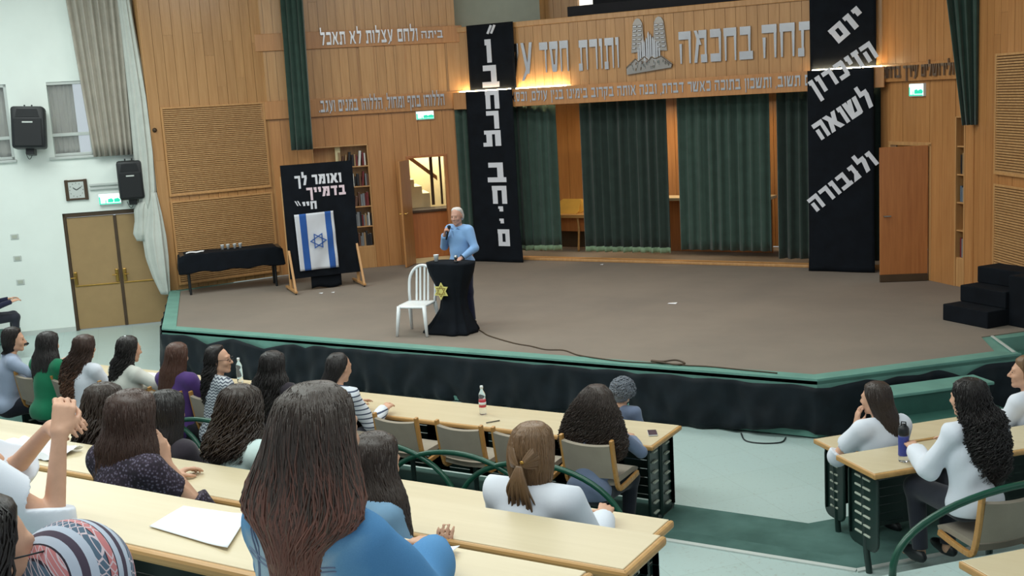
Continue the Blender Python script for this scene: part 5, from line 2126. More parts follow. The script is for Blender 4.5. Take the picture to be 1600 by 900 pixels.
# ------------------------------------------------------------------ people: one continuous body surface each, grown from a distance field
class Field:
    def __init__(self, lo, hi, vox):
        self.vox = vox
        self.lo = np.array(lo, float)
        n = np.ceil((np.array(hi, float) - self.lo) / vox).astype(int) + 1
        self.n = n
        self.d = np.full(n, 0.5, np.float32)
        self.ax = [self.lo[i] + vox * np.arange(n[i]) for i in range(3)]

    def sub(self, lo, hi, m):
        s = []
        for i in range(3):
            a = max(0, int((lo[i] - m - self.lo[i]) / self.vox))
            b = min(self.n[i], int((hi[i] + m - self.lo[i]) / self.vox) + 2)
            if b <= a:
                return None, None
            s.append(slice(a, b))
        g = np.meshgrid(self.ax[0][s[0]], self.ax[1][s[1]], self.ax[2][s[2]], indexing='ij')
        return tuple(s), np.stack(g, -1).astype(np.float32)

    def put(self, s, d, k, op='u'):
        a = self.d[s]
        if op == 's':
            d = -d
            h = np.clip(0.5 - 0.5 * (a - d) / k, 0, 1)
            self.d[s] = a * (1 - h) + d * h + k * h * (1 - h)
        else:
            h = np.clip(0.5 + 0.5 * (a - d) / k, 0, 1)
            self.d[s] = a * (1 - h) + d * h - k * h * (1 - h)

    def cone(self, p0, p1, r0, r1, k=0.02, op='u'):
        p0, p1 = np.array(p0, np.float32), np.array(p1, np.float32)
        r = max(r0, r1)
        s, P = self.sub(np.minimum(p0, p1) - r, np.maximum(p0, p1) + r, k + 3 * self.vox)
        if s is None:
            return
        ab = p1 - p0
        L = float(ab @ ab) + 1e-12
        t = np.clip(((P - p0) @ ab) / L, 0, 1)
        q = P - p0 - t[..., None] * ab
        self.put(s, np.sqrt((q * q).sum(-1)) - (r0 + (r1 - r0) * t), k, op)

    def ell(self, c, r, R=None, k=0.02, op='u'):
        c = np.array(c, np.float32)
        m = max(r)
        s, P = self.sub(c - m, c + m, k + 3 * self.vox)
        if s is None:
            return
        q = P - c
        if R is not None:
            q = q @ np.array(R, np.float32)
        r = np.array(r, np.float32)
        k0 = np.sqrt(((q / r) ** 2).sum(-1))
        k1 = np.sqrt(((q / (r * r)) ** 2).sum(-1)) + 1e-9
        self.put(s, k0 * (k0 - 1) / k1, k, op)

    def cut(self, p, n):
        """throw away everything beyond the plane through p with outward normal n"""
        n = np.array(n, np.float32)
        n = n / np.linalg.norm(n)
        g = (self.ax[0][:, None, None] - p[0]) * n[0] + (self.ax[1][None, :, None] - p[1]) * n[1] + (self.ax[2][None, None, :] - p[2]) * n[2]
        self.d = np.maximum(self.d, g.astype(np.float32))

    def cut_near(self, p, n, rad):
        n = np.array(n, np.float32)
        n = n / np.linalg.norm(n)
        s, P = self.sub(np.array(p) - rad, np.array(p) + rad, 0)
        if s is None:
            return
        q = P - np.array(p, np.float32)
        g = q @ n
        self.d[s] = np.where((q * q).sum(-1) < rad * rad, np.maximum(self.d[s], g), self.d[s])

    def mesh(self, name):
        d = self.d
        ins = d < 0
        cells = np.zeros(np.array(d.shape) - 1, np.int16)
        for i in (0, 1):
            for j in (0, 1):
                for k in (0, 1):
                    cells += ins[i:i + cells.shape[0], j:j + cells.shape[1], k:k + cells.shape[2]]
        mix = (cells > 0) & (cells < 8)
        idx = -np.ones(cells.shape, np.int64)
        C = np.argwhere(mix)
        idx[mix] = np.arange(len(C))
        acc = np.zeros((len(C), 3))
        cnt = np.zeros(len(C))
        cor = [(i, j, k) for i in (0, 1) for j in (0, 1) for k in (0, 1)]
        val = {c: d[C[:, 0] + c[0], C[:, 1] + c[1], C[:, 2] + c[2]] for c in cor}
        for c in cor:
            for ax in range(3):
                if c[ax]:
                    continue
                e = list(c)
                e[ax] = 1
                e = tuple(e)
                a, b = val[c], val[e]
                m = (a < 0) != (b < 0)
                t = np.where(m, a / np.where(np.abs(a - b) < 1e-9, 1, a - b), 0)
                p = np.repeat(np.array([c], float), len(C), 0)
                p[:, ax] += t
                acc[m] += p[m]
                cnt[m] += 1
        V = self.lo + (C + acc / np.maximum(cnt, 1)[:, None]) * self.vox
        Q = []
        for ax in range(3):
            o = [0, 1, 2]
            u, v = [(1, 2), (2, 0), (0, 1)][ax]
            sl0 = [slice(None)] * 3
            sl1 = [slice(None)] * 3
            sl0[ax] = slice(0, -1)
            sl1[ax] = slice(1, None)
            a, b = ins[tuple(sl0)], ins[tuple(sl1)]
            X = np.argwhere(a != b)
            ok = (X[:, u] > 0) & (X[:, v] > 0) & (X[:, u] < d.shape[u] - 1) & (X[:, v] < d.shape[v] - 1)
            X = X[ok]
            fl = a[X[:, 0], X[:, 1], X[:, 2]]
            def cell(du, dv):
                Y = X.copy()
                Y[:, u] += du
                Y[:, v] += dv
                return idx[Y[:, 0], Y[:, 1], Y[:, 2]]
            q = np.stack([cell(-1, -1), cell(0, -1), cell(0, 0), cell(-1, 0)], 1)
            q[~fl] = q[~fl][:, ::-1]
            Q.append(q)
        Q = np.concatenate(Q)
        Q = Q[(Q >= 0).all(1)]
        me = bpy.data.meshes.new(name)
        me.vertices.add(len(V))
        me.vertices.foreach_set('co', V.astype(np.float32).ravel())
        me.loops.add(len(Q) * 4)
        me.loops.foreach_set('vertex_index', Q.astype(np.int32).ravel())
        me.polygons.add(len(Q))
        me.polygons.foreach_set('loop_start', np.arange(0, len(Q) * 4, 4, dtype=np.int32))
        me.polygons.foreach_set('loop_total', np.full(len(Q), 4, np.int32))
        me.update(calc_edges=True)
        me.validate()
        return me


def rotz(a):
    return np.array([[math.cos(a), -math.sin(a), 0], [math.sin(a), math.cos(a), 0], [0, 0, 1]])


def rotx(a):
    return np.array([[1, 0, 0], [0, math.cos(a), -math.sin(a)], [0, math.sin(a), math.cos(a)]])


def roty(a):
    return np.array([[math.cos(a), 0, math.sin(a)], [0, 1, 0], [-math.sin(a), 0, math.cos(a)]])


def head_prims(F, H, R, k=.012):
    w = lambda p: H + R @ np.array(p, float)
    F.ell(w((0, -.015, .03)), (.074, .094, .086), R, .03)
    F.ell(w((0, .025, -.025)), (.061, .068, .088), R, .03)
    for s in (-1, 1):
        F.cone(w((s * .045, .005, -.07)), w((s * .012, .066, -.098)), .022, .018, .02)
        F.ell(w((s * .036, .066, -.028)), (.022, .02, .02), R, .02)
    F.ell(w((0, .075, -.100)), (.019, .015, .016), R, .015)
    F.cone(w((-.034, .078, .026)), w((.034, .078, .026)), .012, .012, .012)
    for s in (-1, 1):
        F.ell(w((s * .031, .094, .006)), (.018, .014, .012), R, .01, 's')
        F.ell(w((s * .031, .077, .005)), (.014, .0125, .0125), R, .004)
    F.cone(w((0, .086, .014)), w((0, .113, -.028)), .009, .0125, .008)
    for s in (-1, 1):
        F.ell(w((s * .013, .098, -.034)), (.010, .011, .008), R, .006)
    F.cone(w((-.020, .086, -.060)), w((.020, .086, -.060)), .0075, .0075, .006)
    F.cone(w((-.017, .085, -.073)), w((.017, .085, -.073)), .008, .008, .006)
    for s in (-1, 1):
        F.ell(w((s * .079, -.012, -.006)), (.009, .022, .034), R @ rotz(s * -.35), .008)
        F.ell(w((s * .088, -.006, -.002)), (.007, .012, .02), R @ rotz(s * -.35), .006, 's')


def hand_prims(F, wr, d, nrm, side, curl=.5, sc=1.0, grip=0.0, spread=1.0):
    """wr wrist, d along the fingers, nrm out of the back of the hand, side = +1 thumb towards d x nrm"""
    wr = np.array(wr, float)
    d = np.array(d, float)
    d /= np.linalg.norm(d)
    nrm = np.array(nrm, float)
    nrm -= d * (nrm @ d)
    nrm /= np.linalg.norm(nrm)
    t = np.cross(d, nrm) * side
    for i, (o, L) in enumerate(((.030, .92), (.010, 1.0), (-.010, .95), (-.028, .76))):
        base = wr + t * o * .55 * sc
        kn = wr + (d * .086 + t * o + nrm * (.004 - .0025 * abs(i - 1))) * sc
        F.cone(base, kn, .0145 * sc, .0105 * sc, .012 * sc)
        p = kn
        ang = curl * (.9 if grip == 0 else 1.0)
        dd = d + t * o * 1.2 * spread
        for ln, r0, r1 in ((.043, .0096, .0086), (.027, .0086, .0078), (.021, .0078, .0066)):
            c, s_ = math.cos(ang), math.sin(ang)
            v = dd * c - nrm * s_
            v /= np.linalg.norm(v)
            q = p + v * ln * L * sc
            F.cone(p, q, r0 * sc, r1 * sc, .003)
            p = q
            ang += curl * .95
    b = wr + (d * .022 + t * .022) * sc
    m = wr + (d * .055 + t * .048 - nrm * .014) * sc
    F.cone(b, m, .015 * sc, .0115 * sc, .012 * sc)
    m2 = m + (d * .028 + t * .010 - nrm * (.012 + .02 * curl)) * sc
    F.cone(m, m2, .0105 * sc, .0095 * sc, .003)
    F.cone(m2, m2 + (d * .024 - t * .006 * (1 + 2 * curl) - nrm * (.006 + .014 * curl)) * sc, .0095 * sc, .0072 * sc, .003)


EXTRA = {}
HAIR_N = 3.2


def hair_mesh(rows, n, seed, r=.011, amp=.008, freq=3.0, curl=0.0, face=40, base=.985, uneven=.12, top=.25, fine=5, cover=1.0):
    """rows: (z, cx, half width, y back, y front) in the head frame, from the crown down; locks fall over a solid core"""
    rnd = random.Random(seed)
    n, r, fine = int(n * HAIR_N), r * .52, 4
    rows = np.array(rows, float)
    zz = rows[:, 0]

    def env(z, phi, k):
        v = [np.interp(-z, -zz, rows[:, i]) for i in range(1, 5)]
        cx, w, yb, yf = v
        yc = yb + min((yf - yb) * .5, w * 1.0)
        c, s = math.cos(phi), math.sin(phi)
        dy = (yf - yc) * s if s > 0 else (yc - yb) * s
        return np.array([cx + w * c * k, yc + dy * k, z])

    bm = bmesh.new()
    # core
    nz, ns = 30, 28
    zs = np.interp(np.linspace(0, 1, nz), np.linspace(0, 1, len(zz)), zz)
    rings = []
    for z in zs:
        ring = []
        for k in range(ns):
            ph = 2 * math.pi * k / ns
            p = env(z, ph, base)
            q = mnoise.noise(Vector((p[0] * 14 + seed, p[1] * 14, p[2] * 5)))
            p = env(z, ph, base * (1 + .07 * q))
            ring.append(bm.verts.new(p))
        rings.append(ring)
    for a, b in zip(rings, rings[1:]):
        for k in range(ns):
            bm.faces.new((a[k], b[k], b[(k + 1) % ns], a[(k + 1) % ns]))
    bm.faces.new(rings[0])
    bm.faces.new(rings[-1][::-1])
    zt, zb = zz[0], zz[-1]
    for i in range(n):
        # the locks cover back and sides, the face stays open
        u = (i + rnd.random()) / n
        phi = (90 + face + (360 - 2 * face) * u) * math.pi / 180
        s0 = rnd.random() ** 1.5 * top
        s1 = 1.0 - rnd.random() * uneven
        if rnd.random() < .25:
            s0 = rnd.uniform(.2, .6)
        z0 = zt + (zb - zt) * s0
        z1 = zt + (zb - zt) * s1
        m = 18 if curl else 12
        pts, rad = [], []
        kk = rnd.uniform(.965, 1.025)
        p1, p2 = rnd.uniform(0, 6.3), rnd.uniform(0, 6.3)
        fr = freq * rnd.uniform(.8, 1.25)
        drift = rnd.uniform(-.25, .25)
        for j in range(m + 1):
            t = j / m
            z = z0 + (z1 - z0) * t
            ph = phi + drift * t
            p = env(z, ph, kk)
            w = min(1, t * 2.2)
            tang = np.array([-math.sin(ph), math.cos(ph), 0])
            rad_v = np.array([math.cos(ph), math.sin(ph), 0])
            L = abs(z1 - z0)
            a1 = amp * math.sin(2 * math.pi * fr * t * L / .3 + p1)
            a2 = amp * (.6 if curl else .22) * math.sin(2 * math.pi * fr * .7 * t * L / .3 + p2)
            if curl:
                th = 2 * math.pi * curl * t * L / .3 + p1
                a1 += amp * 1.6 * math.cos(th)
                a2 += amp * 1.6 * math.sin(th)
            p = p + (tang * a1 + rad_v * a2) * w
            pts.append(tuple(p))
            rad.append(r * rnd.uniform(.9, 1.1) * (math.sin(math.pi * min(1, .12 + t * .5)) if t < .6 else max(.16, 1.0 - ((t - .6) / .4) ** 1.5 * .85)))
        tube(bm, pts, rad, fine)
    return bm


def limb_default(side, sh, kind):
    s = side
    if kind == 'desk':
        return (sh + np.array([s * .07, .12, -.25]), sh + np.array([s * .00, .36, -.20]))
    if kind == 'lap':
        return (sh + np.array([s * .08, .03, -.29]), sh + np.array([s * .01, .25, -.33]))
    return (sh + np.array([s * .07, .0, -.29]), sh + np.array([s * .08, .06, -.54]))


def person(label, x, y, zf, yaw, scale=1.0, lean=.12, turn=0.0, head=(0, 0, 0), armL='desk', armR='desk', hands=None, vox=.0105, skin='skin', top=None, top_name='shirt', sleeve='long',
           trousers=None, hair=None, hair_mat_=None, fold=.004, puff=.014, leg_puff=.014, neckcut=.992, seat=.47, stand=False, legs=None, group=None, hair_kind=None, extra=None, girth=1.0, shoulder=.165, arm_r=1.0, shz=0.0):
    """x, y: where the hips are; zf: the floor under the feet; yaw 0 faces the stage"""
    root = thing('person', label, 'person', (x, y, zf), yaw, group)
    root.scale = (scale,) * 3
    WM[root.name] = WM[root.name] @ Matrix.Scale(scale, 4)
    if stand:
        hipz = .92
    else:
        hipz = seat + .07
    Rt = rotz(turn) @ rotx(-lean)
    hip = np.array([0, 0, hipz])
    up = lambda px, py, pz: hip + Rt @ np.array([px, py, pz])
    chest = up(0, .005, .36)
    neck = up(0, -.015, .50)
    shl = {-1: up(-shoulder, -.01, .455 + shz), 1: up(shoulder, -.01, .455 + shz)}
    Rh = rotz(head[0]) @ rotx(head[1]) @ roty(head[2])
    Hc = neck + rotz(head[0] * .5) @ np.array([0, .035, .0]) + Rh @ np.array([0, 0.0, .165]) + Rt @ np.array([0, 0, .0])
    # limbs
    arms = {}
    for s, spec in ((-1, armL), (1, armR)):
        if isinstance(spec, str):
            e_, w_ = limb_default(s, np.zeros(3), spec)
            e_, w_ = shl[s] + rotz(turn) @ e_, shl[s] + rotz(turn) @ w_
        else:
            e_, w_ = np.array(spec[0], float), np.array(spec[1], float)
        arms[s] = (e_, w_)
    if legs is None:
        if stand:
            legs = {s: (np.array([s * .10, .01, .50]), np.array([s * .11, -.03, .085]), np.array([s * .13, .11, .035])) for s in (-1, 1)}
        else:
            legs = {s: (np.array([s * .12, .43, hipz - .02]), np.array([s * .11, .39, .09]), np.array([s * .13, .52, .035])) for s in (-1, 1)}
    pts = [hip + .25, hip - .25, Hc + .17, Hc - .17, *[a for v in arms.values() for a in (v[0] + .08, v[0] - .08, v[1] + .2, v[1] - .2)], *[a for v in legs.values() for p in v for a in (p + .12, p - np.array([.12, .12, .035]))]]
    lo, hi = np.min(pts, 0) - .02, np.max(pts, 0) + .02
    lo[2] = min(lo[2], -.01)

    def torso(F, g, k=.05):
        F.ell(hip + np.array([0, -.01, .0]), (.165 * girth + g, .125 * girth + g, .12 + g), None, k)
        F.ell(up(0, .005, .17), (.135 * girth + g, .098 * girth + g, .16 + g), Rt, k)
        F.ell(up(0, .0, .33), (.155 * (girth * .5 + .5) + g, .108 * (girth * .5 + .5) + g, .165 + g), Rt, k)
        F.cone(shl[-1] + Rt @ np.array([.03, 0, .0]), shl[1] + Rt @ np.array([-.03, 0, .0]), .056 + g, .056 + g, k)
        for s in (-1, 1):
            F.cone(up(s * .045, -.02, .485 + shz * .7), shl[s] + Rt @ np.array([-s * .02, 0, .015]), .045 + g, .045 + g, k * .7)

    def arm(F, s, g, to=1.0, k=.03):
        e_, w_ = arms[s]
        F.cone(shl[s], e_, (.051 + g) * arm_r, (.039 + g) * arm_r, k)
        if to > 0:
            q = e_ + (w_ - e_) * to
            F.cone(e_, q, (.039 + g) * arm_r, (.039 + (.026 - .039) * to + g) * arm_r, k * .6)

    def leg(F, s, g, k=.03, boot=True):
        kn, an, toe = legs[s]
        hp = hip + np.array([s * .085, 0, -.02])
        F.cone(hp, kn, .082 * girth ** .5 + g, .055 + g, k)
        F.cone(kn, an, .053 + g, .036 + g, k)
        if boot:
            F.cone(an - np.array([0, .0, .04]), toe, .036, .030, .03)

    # body
    F = Field(lo, hi, vox)
    torso(F, -.006)
    for s in (-1, 1):
        arm(F, s, -.002)
        leg(F, s, -.004)
    F.cone(neck + Rt @ np.array([0, 0, -.05]), Hc + Rh @ np.array([0, -.02, -.06]), .056, .050, .03)
    head_prims(F, Hc, Rh)
    for s in (-1, 1):
        e_, w_ = arms[s]
        h = (hands or {}).get(s, {})
        d = np.array(h.get('d', (w_ - e_)), float)
        nr = np.array(h.get('n', (s * .25, .1, 1.0) if not stand else (s, 0, .1)), float)
        hand_prims(F, w_, d, nr, h.get('side', -s), h.get('curl', .35), h.get('sc', 1.0), h.get('grip', 0))
    F.cut((0, 0, .002), (0, 0, -1))
    body = link_mesh('body', F.mesh('body'), MT[skin], root, world=False, smooth=True)
    # upper garment
    F = Field(lo, hi, vox)
    torso(F, puff)
    cuffs = []
    for s in (-1, 1):
        e_, w_ = arms[s]
        if sleeve == 'long':
            to = 1.0
            arm(F, s, puff, 1.0)
            c, n_ = e_ + (w_ - e_) * .97, w_ - e_
        elif sleeve == 'elbow':
            arm(F, s, puff + .012, .22)
            c, n_ = e_ + (w_ - e_) * .16, w_ - e_
        elif sleeve == 'rolled':
            arm(F, s, puff + .004, .5)
            c, n_ = e_ + (w_ - e_) * .35, w_ - e_
        else:
            arm(F, s, puff + .01, 0.0)
            c, n_ = shl[s] + (e_ - shl[s]) * .62, e_ - shl[s]
        cuffs.append((c, n_))
    # soft folds
    G = np.meshgrid(F.ax[0], F.ax[1], F.ax[2], indexing='ij')
    rf = np.random.RandomState(sum(map(ord, label)) % 9973)
    acc_ = np.zeros_like(F.d)
    for q_ in range(7):
        kv = rf.normal(size=3) * np.array([1.0, 1.0, .75]) * rf.uniform(9, 17)
        wv = rf.normal(size=3) * 5
        acc_ += np.sin(G[0] * kv[0] + G[1] * kv[1] + G[2] * kv[2] + 1.3 * np.sin(G[0] * wv[0] + G[2] * wv[2] + G[1] * wv[1]) + rf.uniform(0, 6.3)).astype(np.float32)
    F.d += acc_ * np.float32(fold * .62)
    nk = neck + Rt @ np.array([0, .02, .0])
    F.cut(up(0, 0, neckcut - .47 + .012), Rt @ np.array([0, .25, 1.0]))
    for c, n_ in cuffs:
        F.cut_near(c, n_, .13)
    if not stand:
        F.cut((0, 0, hipz - .06), (0, 0, -1))
    else:
        F.cut((0, 0, hipz + .015), (0, 0, -1))
    link_mesh(top_name, F.mesh(top_name), top, root, world=False, smooth=True)
    # trousers
    F = Field(lo, hi, max(vox, .010))
    F.ell(hip + np.array([0, -.01, -.005]), (.17 * girth, .13 * girth, .11), None, .05)
    F.cut((0, 0, hipz + (.075 if stand else .05)), (0, 0, 1))
    for s in (-1, 1):
        leg(F, s, leg_puff, boot=False, k=.03 + leg_puff)
    for s in (-1, 1):
        an = legs[s][1]
        F.cut_near(an + np.array([0, 0, .0]), an - legs[s][0], .12)
    F.cut((0, 0, .012), (0, 0, -1))
    link_mesh('trousers', F.mesh('trousers'), trousers or MT['dark_trousers'], root, world=False, smooth=True)
    # shoes
    for s in (-1, 1):
        kn, an, toe = legs[s]
        bm = NB()
        t_ = bmesh.new()
        bmesh.ops.create_uvsphere(t_, u_segments=14, v_segments=10, radius=1.0)
        c = (an * .45 + toe * .55)
        for v in t_.verts:
            v.co = Vector((c[0] + v.co.x * .048, c[1] - .01 + v.co.y * .135, max(.004, .045 + v.co.z * .052 * (1.15 if v.co.y < 0 else .8))))
        t_.to_mesh(me := bpy.data.meshes.new('shoe'))
        t_.free()
        bm.free()
        link_mesh('shoe', me, MT['black_plastic'], root, world=False, smooth=True)
    # eyes
    bm = NB()
    for s in (-1, 1):
        t_ = bmesh.new()
        bmesh.ops.create_uvsphere(t_, u_segments=10, v_segments=8, radius=.0065)
        p = Hc + Rh @ np.array([s * .031, .0865, .005])
        t_.transform(Matrix.Translation(p))
        t_.to_mesh(me := bpy.data.meshes.new('e'))
        t_.free()
        bm.from_mesh(me)
        bpy.data.meshes.remove(me)
    obj('eyes', bm, MT['iris'], root, world=False, smooth=True)
    # hair
    if hair is not None:
        HM = Matrix.Translation(Hc) @ Matrix(rotz(head[0] * .9).tolist()).to_4x4()
        if not hair.get('follow_yaw', True):
            HM = Matrix.Translation(Hc)
        if hair.get('follow', False):
            HM = Matrix.Translation(Hc) @ Matrix(Rh.tolist()).to_4x4()
        kw = {k: v for k, v in hair.items() if k not in ('follow', 'follow_yaw', 'more')}
        bm = hair_mesh(**kw)
        bm.transform(HM)
        hr = obj('hair', bm, hair_mat_, root, world=False, smooth=True)
        EXTRA[label] = hr
    if extra:
        extra(root, Hc, Rh, neck, shl, arms, up)
    return root


def HR(L, w=.105, back=-.125, mid=.03, wl=None, wb=None, flare=.0, cx=0.0, crown=.135, end=.06, front=.075, fall=-.15, tail=None):
    """an outline for straight-falling long hair of length L below the head centre"""
    wl = wl or w * 1.15
    wb = wb or w
    rows = [(crown, 0, .015, -.03, .0), (crown - .008, 0, .055, -.075, .035), (crown - .035, 0, w * .84, back * .88, front), (.05, 0, w * .97, back, front * .9), (0, 0, w, back * 1.02, .04), (-.05, cx * .2, w * 1.02, back, .02),
            (-.11, cx * .5, wl, fall, .0), (-.11 - (L - .11) * .4, cx * .8, wl * 1.04, fall - .02, -.03), (-.11 - (L - .11) * .8, cx, wb, fall - .03, -.055), (-L, cx, end, fall - .03, -.09)]
    return rows


HC = {}
HC['black'] = hair_mat('black_hair', srgb(34, 28, 27), srgb(52, 42, 38), .3)
HC['dark'] = hair_mat('dark_brown_hair', srgb(56, 44, 38), srgb(108, 80, 64), .35)
HC['brown'] = hair_mat('brown_hair', srgb(66, 46, 38), srgb(128, 90, 68), .35, zmid=-.1)
HC['auburn'] = hair_mat('auburn_brown_hair', srgb(66, 55, 49), srgb(140, 92, 78), .3, zmid=.10, streak=srgb(186, 148, 122))
HC['reddish'] = hair_mat('reddish_brown_hair', srgb(80, 50, 38), srgb(118, 72, 52), .3)
HC['light'] = hair_mat('light_brown_hair', srgb(120, 92, 66), srgb(146, 112, 80), .35)
HC['grey'] = hair_mat('grey_hair', srgb(120, 126, 136), srgb(158, 164, 172), .3)
HC['white'] = hair_mat('white_hair', srgb(204, 198, 194), srgb(222, 218, 214), .15)
MT['dark_trousers'] = cloth('dark_trousers', srgb(40, 42, 52), .85)
MT['navy'] = cloth('navy_cloth', srgb(30, 34, 58), .85)
white_top = cloth('white_cotton', srgb(222, 226, 236), .9, var=.03)
mint_top = cloth('mint_white_jersey', srgb(204, 224, 222), .9, var=.04)
cream_top = cloth('cream_knit', srgb(212, 212, 204), .9, var=.06)
green_top = cloth('green_jersey', srgb(32, 124, 88), .85, var=.1)
purple_top = cloth('purple_cardigan', srgb(84, 58, 120), .9, var=.1)
blue_grey_top = cloth('blue_grey_cotton', srgb(112, 124, 150), .9, var=.1)
grey_blue_top = cloth('pale_blue_shirt', srgb(160, 172, 196), .9, var=.05)
sky_shirt = cloth('light_blue_shirt', srgb(128, 166, 212), .8, var=.06)
dark_top = cloth('dark_top', srgb(52, 46, 54), .9, var=.2)
stripe_top = stripes('navy_white_stripes', srgb(220, 224, 232), srgb(70, 78, 100), .040, .26)
zig_top = stripes('grey_zigzag_stripes', srgb(196, 200, 206), srgb(84, 90, 104), .026, .42, zig=.45)


def patterned(name, a, b, c, sc):
    m, nt, bs_ = new_mat(name)
    v = coords(nt)
    vo = nt.nodes.new('ShaderNodeTexVoronoi')
    vo.inputs['Scale'].default_value = sc
    nt.links.new(v, vo.inputs['Vector'])
    col = ramp(nt, vo.outputs['Distance'], [(.15, a), (.4, b), (.62, c)])
    nt.links.new(col, bs_.inputs['Base Color'])
    bs_.inputs['Roughness'].default_value = .9
    return m


pattern_top = patterned('dark_floral_blouse', srgb(112, 108, 128), srgb(62, 50, 66), srgb(40, 32, 44), 75)


def denim_mat():
    m, nt, b = new_mat('washed_denim')
    v = coords(nt)
    sep = nt.nodes.new('ShaderNodeSeparateXYZ')
    nt.links.new(v, sep.inputs[0])
    n1 = noise_tex(nt, v, 5.0, 4.0)
    # the worn pale wash lies across the middle of the back
    ax = math_node(nt, 'ABSOLUTE', sep.outputs[0])
    f = math_node(nt, 'SUBTRACT', .225, ax)
    f = math_node(nt, 'MULTIPLY', f, 9.0)
    zf_ = math_node(nt, 'MULTIPLY', math_node(nt, 'SUBTRACT', 1.0, sep.outputs[2]), 12.0)
    f = math_node(nt, 'MINIMUM', f, zf_)
    f = math_node(nt, 'MINIMUM', f, math_node(nt, 'MULTIPLY', math_node(nt, 'SUBTRACT', .03, sep.outputs[1]), 12.0))
    f = math_node(nt, 'ADD', f, math_node(nt, 'MULTIPLY', math_node(nt, 'SUBTRACT', n1, .5), 1.2))
    col = ramp(nt, f, [(0.0, srgb(92, 146, 194)), (.45, srgb(122, 170, 206)), (.95, srgb(190, 212, 222))])
    tw = noise_tex(nt, coords(nt, (1, 1, 3), rot=(0, .6, 0)), 220.0, 2.0)
    col = mixrgb(nt, math_node(nt, 'MULTIPLY', tw, .3), col, srgb(48, 84, 136))
    nt.links.new(col, b.inputs['Base Color'])
    b.inputs['Roughness'].default_value = .9
    b.inputs['Specular IOR Level'].default_value = .15
    bump(nt, b, tw, .25, .002)
    return m


denim = denim_mat()
light_denim = cloth('light_denim', srgb(116, 150, 178), .9, var=.12)


def ethnic_mat():
    """broad woven bands: white, red lozenges, grey-blue trellis, dark purple"""
    m, nt, b = new_mat('banded_trousers')
    v = coords(nt, rot=(.25, 0, 0))
    sep = nt.nodes.new('ShaderNodeSeparateXYZ')
    nt.links.new(v, sep.inputs[0])
    fr = math_node(nt, 'FRACT', math_node(nt, 'DIVIDE', sep.outputs[1], .088))
    cr = nt.nodes.new('ShaderNodeValToRGB')
    cr.color_ramp.interpolation = 'CONSTANT'
    stops = [(0.0, srgb(84, 104, 124)), (.24, srgb(44, 34, 48)), (.27, srgb(196, 124, 126)), (.46, srgb(44, 34, 48)), (.49, srgb(184, 192, 208)), (.66, srgb(74, 62, 78)), (.82, srgb(184, 192, 208))]
    el = cr.color_ramp.elements
    while len(el) < len(stops):
        el.new(.5)
    for e_, (p, c) in zip(el, stops):
        e_.position = p
        e_.color = c
    nt.links.new(fr, cr.inputs['Fac'])
    col = cr.outputs['Color']
    # small lozenges on the coloured bands
    fx_ = math_node(nt, 'PINGPONG', math_node(nt, 'DIVIDE', sep.outputs[1], .088), .115)
    yz = math_node(nt, 'ADD', sep.outputs[0], sep.outputs[2])
    fy_ = math_node(nt, 'PINGPONG', math_node(nt, 'DIVIDE', yz, .055), .15)
    k = math_node(nt, 'LESS_THAN', math_node(nt, 'ABSOLUTE', math_node(nt, 'SUBTRACT', math_node(nt, 'ADD', fx_, fy_), .13)), .022)
    inb = math_node(nt, 'LESS_THAN', fr, .46)
    k = math_node(nt, 'MULTIPLY', k, inb)
    col = mixrgb(nt, k, col, srgb(206, 188, 196))
    nt.links.new(col, b.inputs['Base Color'])
    b.inputs['Roughness'].default_value = .9
    return m


banded = ethnic_mat()


def glasses_extra(root, Hc, Rh, *_):
    bm = NB()
    w = lambda p: Hc + Rh @ np.array(p)
    for s in (-1, 1):
        tube(bm, [w((s * .031 + .022 * math.cos(2 * math.pi * k / 18), .108, .004 + .017 * math.sin(2 * math.pi * k / 18))) for k in range(18)], .0022, 6, closed=True)
        tube(bm, [w((s * .053, .108, .008)), w((s * .074, .09, .01)), w((s * .083, .0, .008))], .002, 6)
    tube(bm, [w((-.009, .109, .006)), w((.009, .109, .006))], .002, 6)
    obj('glasses', bm, MT['black_plastic'], root, world=False, smooth=True)


def clip_extra(dz, dy, c, r=.013, dx=0.0):
    def f(root, Hc, Rh, *_):
        t_ = bmesh.new()
        bmesh.ops.create_uvsphere(t_, u_segments=12, v_segments=8, radius=1.0)
        R4 = Matrix(rotz(0).tolist()).to_4x4()
        t_.transform(Matrix.Translation(Hc + Rh @ np.array([dx, dy, dz])) @ Matrix.Diagonal((r * 1.4, r * .8, r, 1)))
        me = bpy.data.meshes.new('hair_clip')
        t_.to_mesh(me)
        t_.free()
        link_mesh('hair_clip', me, MT[c], root, world=False, smooth=True)
    return f


# ------------------------------------------------------------------ the people
AZ = .13


def curls_extra(root, Hc, Rh, *_):
    bm = NB()
    rnd = random.Random(6)
    for k in range(420):
        u = rnd.uniform(-.35, 1)
        a = rnd.uniform(0, 2 * math.pi)
        s_ = math.sqrt(1 - u * u)
        d = np.array([s_ * math.cos(a), s_ * math.sin(a), u])
        if d[1] > .55 and d[2] < .35:
            continue
        c = Hc + Rh @ (d * np.array([.122, .138, .137]) + np.array([0, -.012, .02]))
        n1 = np.cross(d, np.array([rnd.uniform(-1, 1), rnd.uniform(-1, 1), rnd.uniform(-1, 1)]))
        n1 /= np.linalg.norm(n1)
        n2 = np.cross(d, n1)
        rr = rnd.uniform(.011, .018)
        pts = [tuple(c + n1 * rr * math.cos(t * 1.1) + n2 * rr * math.sin(t * 1.1) + d * (.004 * t - .006)) for t in range(8)]
        tube(bm, pts, [.004, .0055, .006, .006, .006, .006, .005, .003], 4)
    obj('hair_curls', bm, HC['grey'], root, world=False, smooth=True)


